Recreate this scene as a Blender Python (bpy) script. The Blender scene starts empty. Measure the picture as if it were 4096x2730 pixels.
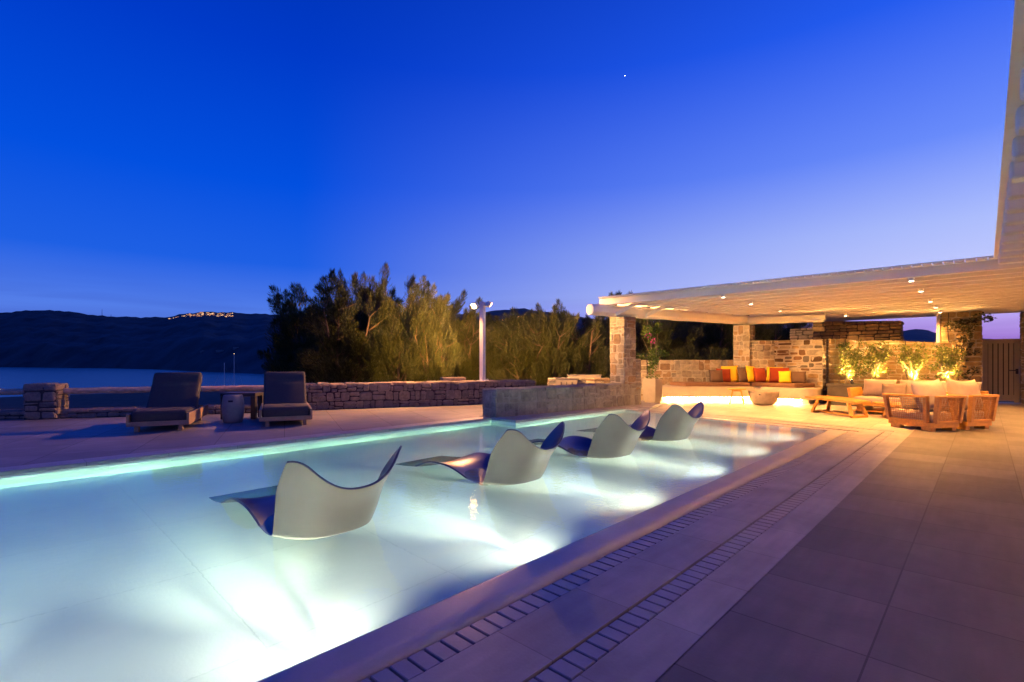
import bpy, bmesh, math, random
import numpy as np
from mathutils import Vector, Matrix
from math import radians as RAD, sin, cos, pi

S = bpy.context.scene
COL = S.collection
rnd = random.Random(7)

# ------------------------------------------------------------------ frame
YAW = RAD(43.482)
AX = (-sin(YAW), cos(YAW))
RX = (cos(YAW), sin(YAW))
def W(lat, dep, z=0.0):
    """point in the terrace's world frame from a sideways / forward distance to the tripod"""
    return Vector((dep*AX[0]+lat*RX[0], dep*AX[1]+lat*RX[1], z))

# ------------------------------------------------------------------ node helpers
def newmat(name):
    m = bpy.data.materials.new(name); m.use_nodes = True
    nt = m.node_tree; nt.nodes.clear()
    out = nt.nodes.new('ShaderNodeOutputMaterial')
    b = nt.nodes.new('ShaderNodeBsdfPrincipled')
    nt.links.new(b.outputs[0], out.inputs[0])
    return m, nt, b, out
def N(nt, t, **kw):
    n = nt.nodes.new(t)
    for k, v in kw.items():
        if k.startswith('i_'):
            key = k[2:]
            n.inputs[int(key) if key.isdigit() else key.replace('_', ' ')].default_value = v
        else:
            setattr(n, k, v)
    return n
def ramp(nt, stops, src=None, interp='LINEAR'):
    r = nt.nodes.new('ShaderNodeValToRGB'); cr = r.color_ramp; cr.interpolation = interp
    while len(cr.elements) > 1: cr.elements.remove(cr.elements[-1])
    cr.elements[0].position = stops[0][0]; cr.elements[0].color = (*stops[0][1], 1)
    for p, c in stops[1:]:
        e = cr.elements.new(p); e.color = (*c, 1)
    if src is not None: nt.links.new(src, r.inputs[0])
    return r
def mul(c, k): return tuple(max(0, min(1, x*k)) for x in c)

def simple(name, col, rough=0.6, var=0.18, scale=6.0, bump=0.0, bscale=40.0, metallic=0.0, spec=0.5, stretch=None, coat=0.0):
    m, nt, b, out = newmat(name)
    tc = N(nt, 'ShaderNodeTexCoord')
    src = tc.outputs['Object']
    if stretch:
        mp = N(nt, 'ShaderNodeMapping'); mp.inputs['Scale'].default_value = stretch
        nt.links.new(src, mp.inputs[0]); src = mp.outputs[0]
    n = N(nt, 'ShaderNodeTexNoise', i_Scale=scale, i_Detail=5.0, i_Roughness=0.6)
    nt.links.new(src, n.inputs['Vector'])
    r = ramp(nt, [(0.3, mul(col, 1-var)), (0.7, mul(col, 1+var))], n.outputs[0])
    nt.links.new(r.outputs[0], b.inputs['Base Color'])
    b.inputs['Roughness'].default_value = rough
    b.inputs['Metallic'].default_value = metallic
    b.inputs['Specular IOR Level'].default_value = spec
    b.inputs['Coat Weight'].default_value = coat
    if bump:
        n2 = N(nt, 'ShaderNodeTexNoise', i_Scale=bscale, i_Detail=4.0)
        nt.links.new(src, n2.inputs['Vector'])
        bp = N(nt, 'ShaderNodeBump', i_Strength=bump, i_Distance=0.01)
        nt.links.new(n2.outputs[0], bp.inputs['Height'])
        nt.links.new(bp.outputs[0], b.inputs['Normal'])
    return m

def stone_mat(name, cols, bump=0.7):
    m, nt, b, out = newmat(name)
    g = N(nt, 'ShaderNodeNewGeometry')
    st = [(i/(len(cols)-1), c) for i, c in enumerate(cols)]
    r = ramp(nt, st, g.outputs['Random Per Island'], 'CONSTANT' if len(cols) > 6 else 'LINEAR')
    tc = N(nt, 'ShaderNodeTexCoord')
    n = N(nt, 'ShaderNodeTexNoise', i_Scale=9.0, i_Detail=8.0, i_Roughness=0.7)
    nt.links.new(tc.outputs['Object'], n.inputs['Vector'])
    rr = ramp(nt, [(0.25, (0.5, 0.5, 0.5)), (0.55, (0.95, 0.93, 0.9)), (0.8, (1.25, 1.2, 1.1))], n.outputs[0])
    mx = N(nt, 'ShaderNodeMix', data_type='RGBA', blend_type='MULTIPLY'); mx.inputs[0].default_value = 1
    nt.links.new(r.outputs[0], mx.inputs[6]); nt.links.new(rr.outputs[0], mx.inputs[7])
    nt.links.new(mx.outputs[2], b.inputs['Base Color'])
    b.inputs['Roughness'].default_value = 0.9
    b.inputs['Specular IOR Level'].default_value = 0.25
    n2 = N(nt, 'ShaderNodeTexNoise', i_Scale=22.0, i_Detail=8.0, i_Roughness=0.75)
    nt.links.new(tc.outputs['Object'], n2.inputs['Vector'])
    bp = N(nt, 'ShaderNodeBump', i_Strength=bump, i_Distance=0.03)
    nt.links.new(n2.outputs[0], bp.inputs['Height']); nt.links.new(bp.outputs[0], b.inputs['Normal'])
    return m

def tile_mat(name, col, tile=(0.61, 0.61), off=(0, 0), rot=0.0, rough=0.55, var=0.10, joint=0.55, mortar=0.004, streak=True, spec=0.4, offset=0.0, mottle=.22):
    m, nt, b, out = newmat(name)
    tc = N(nt, 'ShaderNodeTexCoord')
    mp = N(nt, 'ShaderNodeMapping'); mp.vector_type = 'POINT'
    mp.inputs['Location'].default_value = (off[0], off[1], 0); mp.inputs['Rotation'].default_value = (0, 0, rot)
    nt.links.new(tc.outputs['Object'], mp.inputs[0])
    br = N(nt, 'ShaderNodeTexBrick', offset=offset, squash=1.0)
    br.inputs['Scale'].default_value = 1.0
    br.inputs['Brick Width'].default_value = tile[0]; br.inputs['Row Height'].default_value = tile[1]
    br.inputs['Mortar Size'].default_value = mortar; br.inputs['Mortar Smooth'].default_value = 0.3
    br.inputs['Color1'].default_value = (*mul(col, 1-var), 1); br.inputs['Color2'].default_value = (*mul(col, 1+var), 1)
    br.inputs['Mortar'].default_value = (*mul(col, joint), 1)
    nt.links.new(mp.outputs[0], br.inputs['Vector'])
    n = N(nt, 'ShaderNodeTexNoise', i_Scale=1.6, i_Detail=8.0, i_Roughness=0.65, i_Distortion=0.4)
    nt.links.new(tc.outputs['Object'], n.inputs['Vector'])
    r1 = ramp(nt, [(0.3, (1-mottle,)*3), (0.65, (1+mottle*.7,)*3)], n.outputs[0])
    mp2 = N(nt, 'ShaderNodeMapping'); mp2.inputs['Scale'].default_value = (14, 1.6, 1)
    nt.links.new(tc.outputs['Object'], mp2.inputs[0])
    n3 = N(nt, 'ShaderNodeTexNoise', i_Scale=1.0, i_Detail=6.0)
    nt.links.new(mp2.outputs[0], n3.inputs['Vector'])
    r3 = ramp(nt, [(0.35, (0.9, 0.9, 0.9)), (0.7, (1.08, 1.08, 1.08))], n3.outputs[0])
    mx = N(nt, 'ShaderNodeMix', data_type='RGBA', blend_type='MULTIPLY'); mx.inputs[0].default_value = 1
    nt.links.new(br.outputs['Color'], mx.inputs[6]); nt.links.new(r1.outputs[0], mx.inputs[7])
    mx2 = N(nt, 'ShaderNodeMix', data_type='RGBA', blend_type='MULTIPLY'); mx2.inputs[0].default_value = 1 if streak else 0
    nt.links.new(mx.outputs[2], mx2.inputs[6]); nt.links.new(r3.outputs[0], mx2.inputs[7])
    nt.links.new(mx2.outputs[2], b.inputs['Base Color'])
    b.inputs['Roughness'].default_value = rough; b.inputs['Specular IOR Level'].default_value = spec
    n2 = N(nt, 'ShaderNodeTexNoise', i_Scale=60.0, i_Detail=4.0)
    nt.links.new(tc.outputs['Object'], n2.inputs['Vector'])
    ad = N(nt, 'ShaderNodeMath', operation='MULTIPLY_ADD'); ad.inputs[1].default_value = -1.5
    nt.links.new(br.outputs['Fac'], ad.inputs[0]); nt.links.new(n2.outputs[0], ad.inputs[2])
    bp = N(nt, 'ShaderNodeBump', i_Strength=0.25, i_Distance=0.004)
    nt.links.new(ad.outputs[0], bp.inputs['Height']); nt.links.new(bp.outputs[0], b.inputs['Normal'])
    return m

def emit_mat(name, col, strength):
    m = bpy.data.materials.new(name); m.use_nodes = True
    nt = m.node_tree; nt.nodes.clear()
    out = nt.nodes.new('ShaderNodeOutputMaterial'); e = nt.nodes.new('ShaderNodeEmission')
    e.inputs[0].default_value = (*col, 1); e.inputs[1].default_value = strength
    nt.links.new(e.outputs[0], out.inputs[0]); return m

def wood_mat(name, col, grain=(2, 2, 30), rough=0.5, var=0.3):
    return simple(name, col, rough=rough, var=var, scale=2.0, bump=0.12, bscale=8.0, stretch=grain)

def leaf_mat(name, c1, c2, trans=0.25):
    m, nt, b, out = newmat(name)
    g = N(nt, 'ShaderNodeNewGeometry')
    r = ramp(nt, [(0.0, c1), (1.0, c2)], g.outputs['Random Per Island'])
    nt.links.new(r.outputs[0], b.inputs['Base Color'])
    b.inputs['Roughness'].default_value = 0.5
    t = nt.nodes.new('ShaderNodeBsdfTranslucent'); nt.links.new(r.outputs[0], t.inputs[0])
    mx = nt.nodes.new('ShaderNodeMixShader'); mx.inputs[0].default_value = trans
    nt.links.new(b.outputs[0], mx.inputs[1]); nt.links.new(t.outputs[0], mx.inputs[2])
    nt.links.new(mx.outputs[0], out.inputs[0])
    return m

WARM = (1.0, 0.425, 0.09)
M = {}
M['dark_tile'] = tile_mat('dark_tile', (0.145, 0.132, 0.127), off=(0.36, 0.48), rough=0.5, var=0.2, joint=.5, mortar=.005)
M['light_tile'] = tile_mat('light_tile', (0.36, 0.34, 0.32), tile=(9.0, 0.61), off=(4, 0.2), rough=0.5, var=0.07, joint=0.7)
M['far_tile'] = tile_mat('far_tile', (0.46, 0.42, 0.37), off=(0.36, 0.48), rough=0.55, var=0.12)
M['left_tile'] = tile_mat('left_tile', (0.22, 0.205, 0.195), tile=(0.9, 0.9), rot=RAD(22), rough=0.55, var=0.14, joint=.4, mortar=.007)
M['coping'] = tile_mat('coping', (0.36, 0.34, 0.33), tile=(9.0, 0.8), off=(4, 0), rough=0.45, var=0.05)
M['wet_lip'] = simple('wet_lip', (0.42, 0.40, 0.39), rough=0.42, var=0.12, scale=3.0, bump=0.12, bscale=55, coat=0.08)
M['grate'] = simple('grate_stone', (0.33, 0.31, 0.30), rough=0.35, var=0.12, scale=4, bump=0.1)
M['channel'] = simple('channel_dark', (0.03, 0.03, 0.035), rough=0.8)
M['pool_tile'] = tile_mat('pool_tile', (0.80, 0.79, 0.73), tile=(1.2, 1.2), off=(0.3, 0.2), rough=0.5, var=0.02, joint=0.9, mortar=0.005, mottle=.03, streak=False)
M['stone_dry'] = stone_mat('stone_dry', [(0.20, 0.17, 0.15), (0.27, 0.23, 0.2), (0.34, 0.27, 0.2), (0.24, 0.2, 0.18), (0.3, 0.24, 0.19)], 0.9)
M['joint_dark'] = simple('joint_dark', (0.06, 0.05, 0.045), rough=1.0, bump=0.5)
M['stone_mort'] = stone_mat('stone_mort', [(0.36, 0.31, 0.24), (0.24, 0.20, 0.15), (0.40, 0.34, 0.25), (0.27, 0.25, 0.22), (0.34, 0.24, 0.14), (0.19, 0.13, 0.09)], 0.7)
M['stone_inset'] = stone_mat('stone_inset', [(0.33, 0.27, 0.19), (0.10, 0.06, 0.035), (0.42, 0.35, 0.26), (0.13, 0.115, 0.10), (0.36, 0.25, 0.13), (0.16, 0.09, 0.05), (0.30, 0.27, 0.23), (0.38, 0.31, 0.22)], 0.7)
M['mortar'] = simple('mortar', (0.36, 0.31, 0.25), rough=1.0, var=0.2, scale=8, bump=0.6, bscale=30)
M['stone_brown'] = stone_mat('stone_brown', [(0.30, 0.21, 0.11), (0.36, 0.26, 0.14), (0.25, 0.18, 0.10), (0.33, 0.25, 0.15)], 0.8)
M['stone_pool_lit'] = stone_mat('stone_pool_lit', [(0.27, 0.255, 0.21), (0.33, 0.31, 0.25), (0.38, 0.36, 0.29), (0.23, 0.215, 0.18), (0.31, 0.29, 0.235)], 0.6)  # brighter, greener stone: pool light on the wall put into its colour
M['mortar_pool'] = simple('mortar_pool', (0.28, 0.265, 0.22), rough=1.0, var=0.25, scale=5, bump=0.6, bscale=30)
M['white_wood'] = simple('white_painted_wood', (0.85, 0.81, 0.75), rough=0.5, var=0.03, scale=3, bump=0.03, bscale=12)
M['white_paint'] = simple('white_paint', (0.7, 0.68, 0.66), rough=0.4, var=0.04)
M['plaster'] = simple('plaster', (0.40, 0.34, 0.27), rough=0.85, var=0.08, scale=3, bump=0.12, bscale=20)
M['led'] = emit_mat('led_strip', (1.0, 0.52, 0.15), 800)
M['lens'] = emit_mat('downlight_lens', (1.0, 0.78, 0.5), 30)
M['flood'] = emit_mat('flood_lens', (1.0, 0.48, 0.14), 70)
M['uplens'] = emit_mat('uplight_lens', (1.0, 0.68, 0.28), 60)
M['poollens'] = emit_mat('pool_lens', (0.95, 1.0, 0.95), 4)
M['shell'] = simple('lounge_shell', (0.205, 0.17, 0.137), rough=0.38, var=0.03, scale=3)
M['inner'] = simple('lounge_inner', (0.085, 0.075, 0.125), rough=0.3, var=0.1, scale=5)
M['cush_dark'] = simple('charcoal_fabric', (0.05, 0.047, 0.05), rough=0.95, var=0.1, scale=30, bump=0.25, bscale=160)
M['oak'] = wood_mat('weathered_oak', (0.30, 0.20, 0.125), (3, 3, 3), 0.6, 0.2)
M['rail_wood'] = simple('rail_timber', (0.52, 0.37, 0.24), rough=0.7, var=0.35, scale=3, bump=0.4, bscale=10, stretch=(6, 0.7, 6))
M['black'] = simple('black_timber', (0.02, 0.017, 0.017), rough=0.5)
M['concrete_grey'] = simple('grey_concrete', (0.20, 0.19, 0.19), rough=0.85, var=0.15, bump=0.15)
M['concrete_warm'] = simple('bowl_concrete', (0.30, 0.24, 0.18), rough=0.85, var=0.3, scale=5, bump=0.2)
M['planter'] = simple('planter_concrete', (0.24, 0.20, 0.17), rough=0.85, var=0.07, bump=0.15)
M['trough'] = simple('trough_grey', (0.085, 0.072, 0.058), rough=0.8, var=0.15, bump=0.15)
M['teak'] = simple('teak', (0.50, 0.255, 0.045), rough=0.42, var=0.28, scale=3, bump=0.1, bscale=14, stretch=(6, 1.2, 6))
M['rope'] = simple('woven_cord', (0.38, 0.20, 0.075), rough=0.8, var=0.2, scale=30, bump=0.3, bscale=120)
M['linen'] = simple('linen', (0.42, 0.35, 0.29), rough=0.95, var=0.07, scale=8, bump=0.2, bscale=90)
M['linen_dk'] = simple('linen_dark', (0.25, 0.20, 0.17), rough=0.95, var=0.07, scale=8, bump=0.2, bscale=90)
M['seat_brown'] = simple('brown_fabric', (0.19, 0.095, 0.05), rough=0.95, var=0.1, scale=20, bump=0.2, bscale=120)
M['p_brown'] = simple('pillow_brown', (0.115, 0.068, 0.045), rough=0.95, var=0.08, bump=0.15, bscale=80)
M['p_red'] = simple('pillow_rust', (0.27, 0.04, 0.01), rough=0.95, var=0.08, bump=0.15, bscale=80)
M['p_yellow'] = simple('pillow_yellow', (0.80, 0.50, 0.015), rough=0.95, var=0.06, bump=0.15, bscale=80)
M['gate'] = simple('gate_paint', (0.32, 0.26, 0.17), rough=0.5, var=0.06)
M['gate_dark'] = simple('gate_gap', (0.02, 0.016, 0.012), rough=0.8)
M['metal_dark'] = simple('dark_metal', (0.03, 0.03, 0.03), rough=0.4, metallic=0.6)
M['bark'] = simple('bark', (0.16, 0.105, 0.065), rough=0.9, var=0.35, scale=8, bump=0.6, bscale=25)
M['bark_pale'] = simple('bark_pale', (0.20, 0.15, 0.09), rough=0.85, var=0.25, scale=10, bump=0.3)
M['tamarisk'] = leaf_mat('tamarisk_leaf', (0.034, 0.041, 0.007), (0.082, 0.086, 0.018), 0.2)
M['bush'] = leaf_mat('bush_leaf', (0.06, 0.085, 0.012), (0.16, 0.18, 0.035), 0.35)
M['climber'] = leaf_mat('climber_leaf', (0.05, 0.10, 0.012), (0.12, 0.18, 0.022), 0.3)
M['darkplant'] = leaf_mat('dark_leaf', (0.02, 0.022, 0.008), (0.045, 0.04, 0.014), 0.15)
M['flower'] = leaf_mat('flower', (0.35, 0.01, 0.2), (0.45, 0.03, 0.3), 0.3)
M['soil'] = simple('soil', (0.045, 0.032, 0.022), rough=1.0, var=0.4, scale=20, bump=0.6)
M['hill'] = simple('hill_scrub', (0.042, 0.044, 0.042), rough=1.0, var=0.55, scale=0.012, bump=0.0)
M['mount'] = simple('mountain_scrub', (0.075, 0.075, 0.08), rough=1.0, var=0.2, scale=0.01)
M['ground'] = simple('scrub_ground', (0.05, 0.042, 0.03), rough=1.0, var=0.4, scale=2, bump=0.5)
M['town'] = simple('town_walls', (0.4, 0.38, 0.34), rough=0.9)
M['town_lit'] = emit_mat('town_lit', (1.0, 0.42, 0.12), 1.3)
M['town_hot'] = emit_mat('town_hot', (1.0, 0.6, 0.28), 2.6)
M['star'] = emit_mat('star', (1.0, 0.95, 0.85), 18)
M['hull'] = simple('hull', (0.10, 0.105, 0.12), rough=0.4)
M['mast'] = simple('mast_alu', (0.5, 0.52, 0.55), rough=0.35, metallic=0.4)
M['hose'] = simple('hose', (0.018, 0.014, 0.012), rough=0.5)

# sea
def sea_mat():
    m, nt, b, out = newmat('sea_water')
    b.inputs['Base Color'].default_value = (0.004, 0.012, 0.03, 1)
    b.inputs['Roughness'].default_value = 0.22
    b.inputs['IOR'].default_value = 1.33
    tc = N(nt, 'ShaderNodeTexCoord'); mp = N(nt, 'ShaderNodeMapping'); mp.inputs['Scale'].default_value = (0.35, 0.12, 1)
    mp.inputs['Rotation'].default_value = (0, 0, RAD(30))
    nt.links.new(tc.outputs['Object'], mp.inputs[0])
    n = N(nt, 'ShaderNodeTexNoise', i_Scale=1.0, i_Detail=5.0); nt.links.new(mp.outputs[0], n.inputs['Vector'])
    bp = N(nt, 'ShaderNodeBump', i_Strength=0.5, i_Distance=0.6)
    nt.links.new(n.outputs[0], bp.inputs['Height']); nt.links.new(bp.outputs[0], b.inputs['Normal'])
    return m
M['sea'] = sea_mat()

def water_mat():
    m = bpy.data.materials.new('pool_water'); m.use_nodes = True
    nt = m.node_tree; nt.nodes.clear()
    out = nt.nodes.new('ShaderNodeOutputMaterial')
    g = nt.nodes.new('ShaderNodeBsdfGlass'); g.inputs['IOR'].default_value = 1.2; g.inputs['Roughness'].default_value = 0.0
    tc = N(nt, 'ShaderNodeTexCoord')
    n = N(nt, 'ShaderNodeTexNoise', i_Scale=16.0, i_Detail=2.0, i_Roughness=0.5)
    nt.links.new(tc.outputs['Object'], n.inputs['Vector'])
    bp = N(nt, 'ShaderNodeBump', i_Strength=0.13, i_Distance=0.012)
    nt.links.new(n.outputs[0], bp.inputs['Height']); nt.links.new(bp.outputs[0], g.inputs['Normal'])
    nt.links.new(g.outputs[0], out.inputs['Surface'])
    v = nt.nodes.new('ShaderNodeVolumeAbsorption')
    v.inputs['Color'].default_value = (0.54, 0.95, 0.84, 1); v.inputs['Density'].default_value = 0.32
    nt.links.new(v.outputs[0], out.inputs['Volume'])
    return m
M['water'] = water_mat()

# ------------------------------------------------------------------ mesh builder
class MB:
    def __init__(s): s.v = []; s.f = []; s.m = []; s.sm = []
    def add(s, vs, fs, mi=0, smooth=False):
        o = len(s.v); s.v.extend([tuple(p) for p in vs])
        s.f.extend([tuple(i+o for i in f) for f in fs]); s.m.extend([mi]*len(fs)); s.sm.extend([smooth]*len(fs))
    def hexa(s, p, mi=0):           # 8 points: bottom 4 (ccw), top 4
        s.add(p, [(3, 2, 1, 0), (4, 5, 6, 7), (0, 1, 5, 4), (1, 2, 6, 5), (2, 3, 7, 6), (3, 0, 4, 7)], mi)
    def box(s, x0, x1, y0, y1, z0, z1, mi=0):
        s.hexa([(x0, y0, z0), (x1, y0, z0), (x1, y1, z0), (x0, y1, z0), (x0, y0, z1), (x1, y0, z1), (x1, y1, z1), (x0, y1, z1)], mi)
    def cbox(s, x0, x1, y0, y1, z0, z1, c=0.01, mi=0):     # box with chamfered edges
        bm = bmesh.new(); bmesh.ops.create_cube(bm, size=1)
        for v in bm.verts:
            v.co = Vector(((x0+x1)/2+v.co.x*(x1-x0), (y0+y1)/2+v.co.y*(y1-y0), (z0+z1)/2+v.co.z*(z1-z0)))
        bmesh.ops.bevel(bm, geom=list(bm.edges), offset=c, segments=2, affect='EDGES', profile=0.6)
        s.frombm(bm, mi); bm.free()
    def frombm(s, bm, mi=0, smooth=False, mat=None):
        bm.verts.index_update()
        vs = [(mat @ v.co) if mat else v.co.copy() for v in bm.verts]
        s.add(vs, [tuple(v.index for v in f.verts) for f in bm.faces], mi, smooth)
    def beam(s, a, b, w, h, up=(0, 0, 1), mi=0):
        a = Vector(a); b = Vector(b); d = (b-a).normalized(); u = Vector(up)
        sd = d.cross(u).normalized(); u = sd.cross(d).normalized()
        P = []
        for e in (a, b):
            for sx, sz in ((-1, -1), (1, -1), (1, 1), (-1, 1)):
                P.append(e+sd*(sx*w/2)+u*(sz*h/2))
        s.add(P, [(0, 1, 2, 3), (7, 6, 5, 4), (0, 4, 5, 1), (1, 5, 6, 2), (2, 6, 7, 3), (3, 7, 4, 0)], mi)
    def tube(s, pts, rad, n=8, mi=0, smooth=True, caps=True):
        pts = [Vector(p) for p in pts]
        if not hasattr(rad, '__len__'): rad = [rad]*len(pts)
        o = []; up = Vector((0, 0, 1))
        for i, p in enumerate(pts):
            d = (pts[min(i+1, len(pts)-1)]-pts[max(i-1, 0)]).normalized()
            ref = up if abs(d.z) < 0.95 else Vector((1, 0, 0))
            a = d.cross(ref).normalized(); b = a.cross(d)
            o += [p+(a*cos(2*pi*k/n)+b*sin(2*pi*k/n))*rad[i] for k in range(n)]
        fs = []
        for i in range(len(pts)-1):
            for k in range(n):
                k2 = (k+1) % n
                fs.append((i*n+k, i*n+k2, (i+1)*n+k2, (i+1)*n+k))
        s.add(o, fs, mi, smooth)
        if caps:
            s.add(o[:n], [tuple(range(n))], mi); s.add(o[-n:], [tuple(range(n))[::-1]], mi)
    def lathe(s, prof, c=(0, 0, 0), n=32, mi=0, smooth=True):
        vs = []; fs = []
        for r, z in prof:
            vs += [(c[0]+r*cos(2*pi*k/n), c[1]+r*sin(2*pi*k/n), c[2]+z) for k in range(n)]
        for i in range(len(prof)-1):
            for k in range(n):
                k2 = (k+1) % n
                fs.append((i*n+k, i*n+k2, (i+1)*n+k2, (i+1)*n+k))
        s.add(vs, fs, mi, smooth)
    def prism(s, poly, z0, z1, mi=0, top=True, bottom=True):
        n = len(poly); vs = [(p[0], p[1], z0) for p in poly]+[(p[0], p[1], z1) for p in poly]
        fs = [(i, (i+1) % n, n+(i+1) % n, n+i) for i in range(n)]
        if top: fs.append(tuple(range(n, 2*n)))
        if bottom: fs.append(tuple(range(n))[::-1])
        s.add(vs, fs, mi)
    def build(s, name, mats, parent=None, at=None):
        """links one mesh object; `at` = (location, rot_z) of the local frame the points were given in"""
        me = bpy.data.meshes.new(name); me.from_pydata(s.v, [], s.f); me.update()
        if not isinstance(mats, (list, tuple)): mats = [mats]
        for m in mats: me.materials.append(m)
        me.polygons.foreach_set('material_index', s.m); me.polygons.foreach_set('use_smooth', s.sm)
        o = bpy.data.objects.new(name, me); COL.objects.link(o)
        if parent: o.parent = parent
        if at: o.location = at[0]; o.rotation_euler = (0, 0, at[1])
        return o

def tag(o, label, cat, group=None):
    o['label'] = label; o['category'] = cat
    if group: o['group'] = group
    return o
def struct(o): o['kind'] = 'structure'; return o
def stuff(o, label=None, cat=None):
    o['kind'] = 'stuff'
    if label: o['label'] = label; o['category'] = cat
    return o
def thing(name, label, cat, loc=(0, 0, 0), rz=0.0, group=None):
    o = bpy.data.objects.new(name, None); o.empty_display_size = 0.2; COL.objects.link(o)
    o.location = loc; o.rotation_euler = (0, 0, rz)
    return tag(o, label, cat, group)
def dup(root, loc, rz, label, scale=None):
    r = root.copy(); COL.objects.link(r); r.location = loc; r.rotation_euler = (0, 0, rz); r['label'] = label
    if scale: r.scale = scale
    for ch in list(root.children):
        c = ch.copy(); COL.objects.link(c); c.parent = r
        for g in list(ch.children):
            d = g.copy(); COL.objects.link(d); d.parent = c
    return r
def bevelled(o, w=0.01, seg=2, angle=40):
    b = o.modifiers.new('bevel', 'BEVEL'); b.width = w; b.segments = seg; b.limit_method = 'ANGLE'; b.angle_limit = RAD(angle)
    return o

def pillow_bm(w, h, t, ear=0.06, n=14, sag=0.0, seed=0):
    """a stuffed cushion standing in the XZ plane, base at z=0, thickness along y"""
    r = random.Random(seed); ph = [r.uniform(0, 6) for _ in range(4)]
    bm = bmesh.new(); G = {}
    for side in (-1, 1):
        for i in range(n+1):
            for j in range(n+1):
                a = -1+2*i/n; b = -1+2*j/n
                if side == 1 and (i in (0, n) or j in (0, n)):
                    G[(side, i, j)] = G[(-1, i, j)]; continue
                th = ((1-abs(a)**2.6)*(1-abs(b)**2.6))**0.62
                pin = 1-ear*(1-abs(b)**2)*abs(a)**3; pinz = 1-ear*(1-abs(a)**2)*abs(b)**3
                x = a*w/2*pin; z = (b*pinz+1)*h/2
                wr = 0.012*sin(5*a+ph[0]+3*b)*abs(a*b)**0.5+0.008*sin(9*b+ph[1])*abs(a)
                z -= sag*max(0, b)*(1-a*a)
                y = side*(th*t/2+wr*th)
                G[(side, i, j)] = bm.verts.new((x, y, z))
    for side in (-1, 1):
        for i in range(n):
            for j in range(n):
                q = [G[(side, i, j)], G[(side, i+1, j)], G[(side, i+1, j+1)], G[(side, i, j+1)]]
                if side == 1: q.reverse()
                bm.faces.new(q)
    return bm
def rbox_bm(x0, x1, y0, y1, z0, z1, r=0.04, seg=3, puff=0.0):
    bm = bmesh.new(); bmesh.ops.create_cube(bm, size=1)
    for v in bm.verts:
        v.co = Vector(((x0+x1)/2+v.co.x*(x1-x0), (y0+y1)/2+v.co.y*(y1-y0), (z0+z1)/2+v.co.z*(z1-z0)))
    bmesh.ops.bevel(bm, geom=list(bm.edges), offset=r, segments=seg, affect='EDGES', profile=0.5)
    return bm

# ------------------------------------------------------------------ stonework
def stone_face(mb, o, u, n, L, z0, z1, hmin=0.1, hmax=0.2, wmin=0.12, wmax=0.38, gap=0.012, out=0.03, mi=0, rough=1.0, seed=0, ztop=None):
    """coursed rubble: each stone a jittered chamfered block standing out of the plane at o along u, normal n"""
    r = random.Random(seed); o = Vector(o); u = Vector(u).normalized(); n = Vector(n).normalized()
    z = z0
    while z < z1-0.02:
        h = r.uniform(hmin, hmax)
        if z+h > z1-hmin*0.6: h = z1-z
        x = 0.0 if r.random() < .5 else -r.uniform(0, .1)
        while x < L-0.01:
            w = r.uniform(wmin, wmax)
            if x+w > L-wmin*0.6: w = L-x
            xa = max(x, 0); wb = x+w-xa
            if wb > 0.03:
                subs = [(z, h)]
                if h > 0.13 and r.random() < 0.55:
                    k = r.uniform(.3, .7); subs = [(z, h*k), (z+h*k, h*(1-k))]
                for zz, hh in subs:
                    g = gap/2*r.uniform(.6, 1.8); e = out*r.uniform(.35, 1.25)
                    c = min(0.022, wb*.18, hh*.2)*r.uniform(.6, 1.4)
                    j = lambda a: r.uniform(-a, a)*rough
                    A = [(xa+g, zz+g), (xa+wb-g, zz+g), (xa+wb-g, zz+hh-g), (xa+g, zz+hh-g)]
                    A = [(p[0]+j(.008), p[1]+j(.008)) for p in A]
                    cx = xa+wb/2; cz = zz+hh/2
                    # cut corners -> octagon outline
                    oc = []
                    for q in range(4):
                        p = A[q]; pn = A[(q+1) % 4]; pp = A[q-1]
                        k1 = r.uniform(.08, .22); k2 = r.uniform(.08, .22)
                        oc.append((p[0]+(pp[0]-p[0])*k1, p[1]+(pp[1]-p[1])*k1))
                        oc.append((p[0]+(pn[0]-p[0])*k2, p[1]+(pn[1]-p[1])*k2))
                    lim = lambda zv, xv: zv if ztop is None else min(zv, ztop(xv))
                    base = [o+u*p[0]+Vector((0, 0, lim(p[1], p[0])))-n*0.02 for p in oc]
                    mid = [o+u*p[0]+Vector((0, 0, lim(p[1], p[0])))+n*(e*0.55) for p in oc]
                    tx = j(.12); tz = j(.12)
                    top = []
                    for p in oc:
                        px = cx+(p[0]-cx)*(1-2*c/max(wb, .05)); pz = cz+(p[1]-cz)*(1-2*c/max(hh, .05))
                        top.append(o+u*px+Vector((0, 0, lim(pz, px)))+n*(e+(px-cx)*tx*.5+(pz-cz)*tz*.5+j(.004)))
                    vs = base+mid+top
                    fs = []
                    for q in range(8):
                        q2 = (q+1) % 8
                        fs.append((q, q2, 8+q2, 8+q)); fs.append((8+q, 8+q2, 16+q2, 16+q))
                    fs.append(tuple(range(16, 24)))
                    mb.add(vs, fs, mi)
            x += w
        z += h

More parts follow.
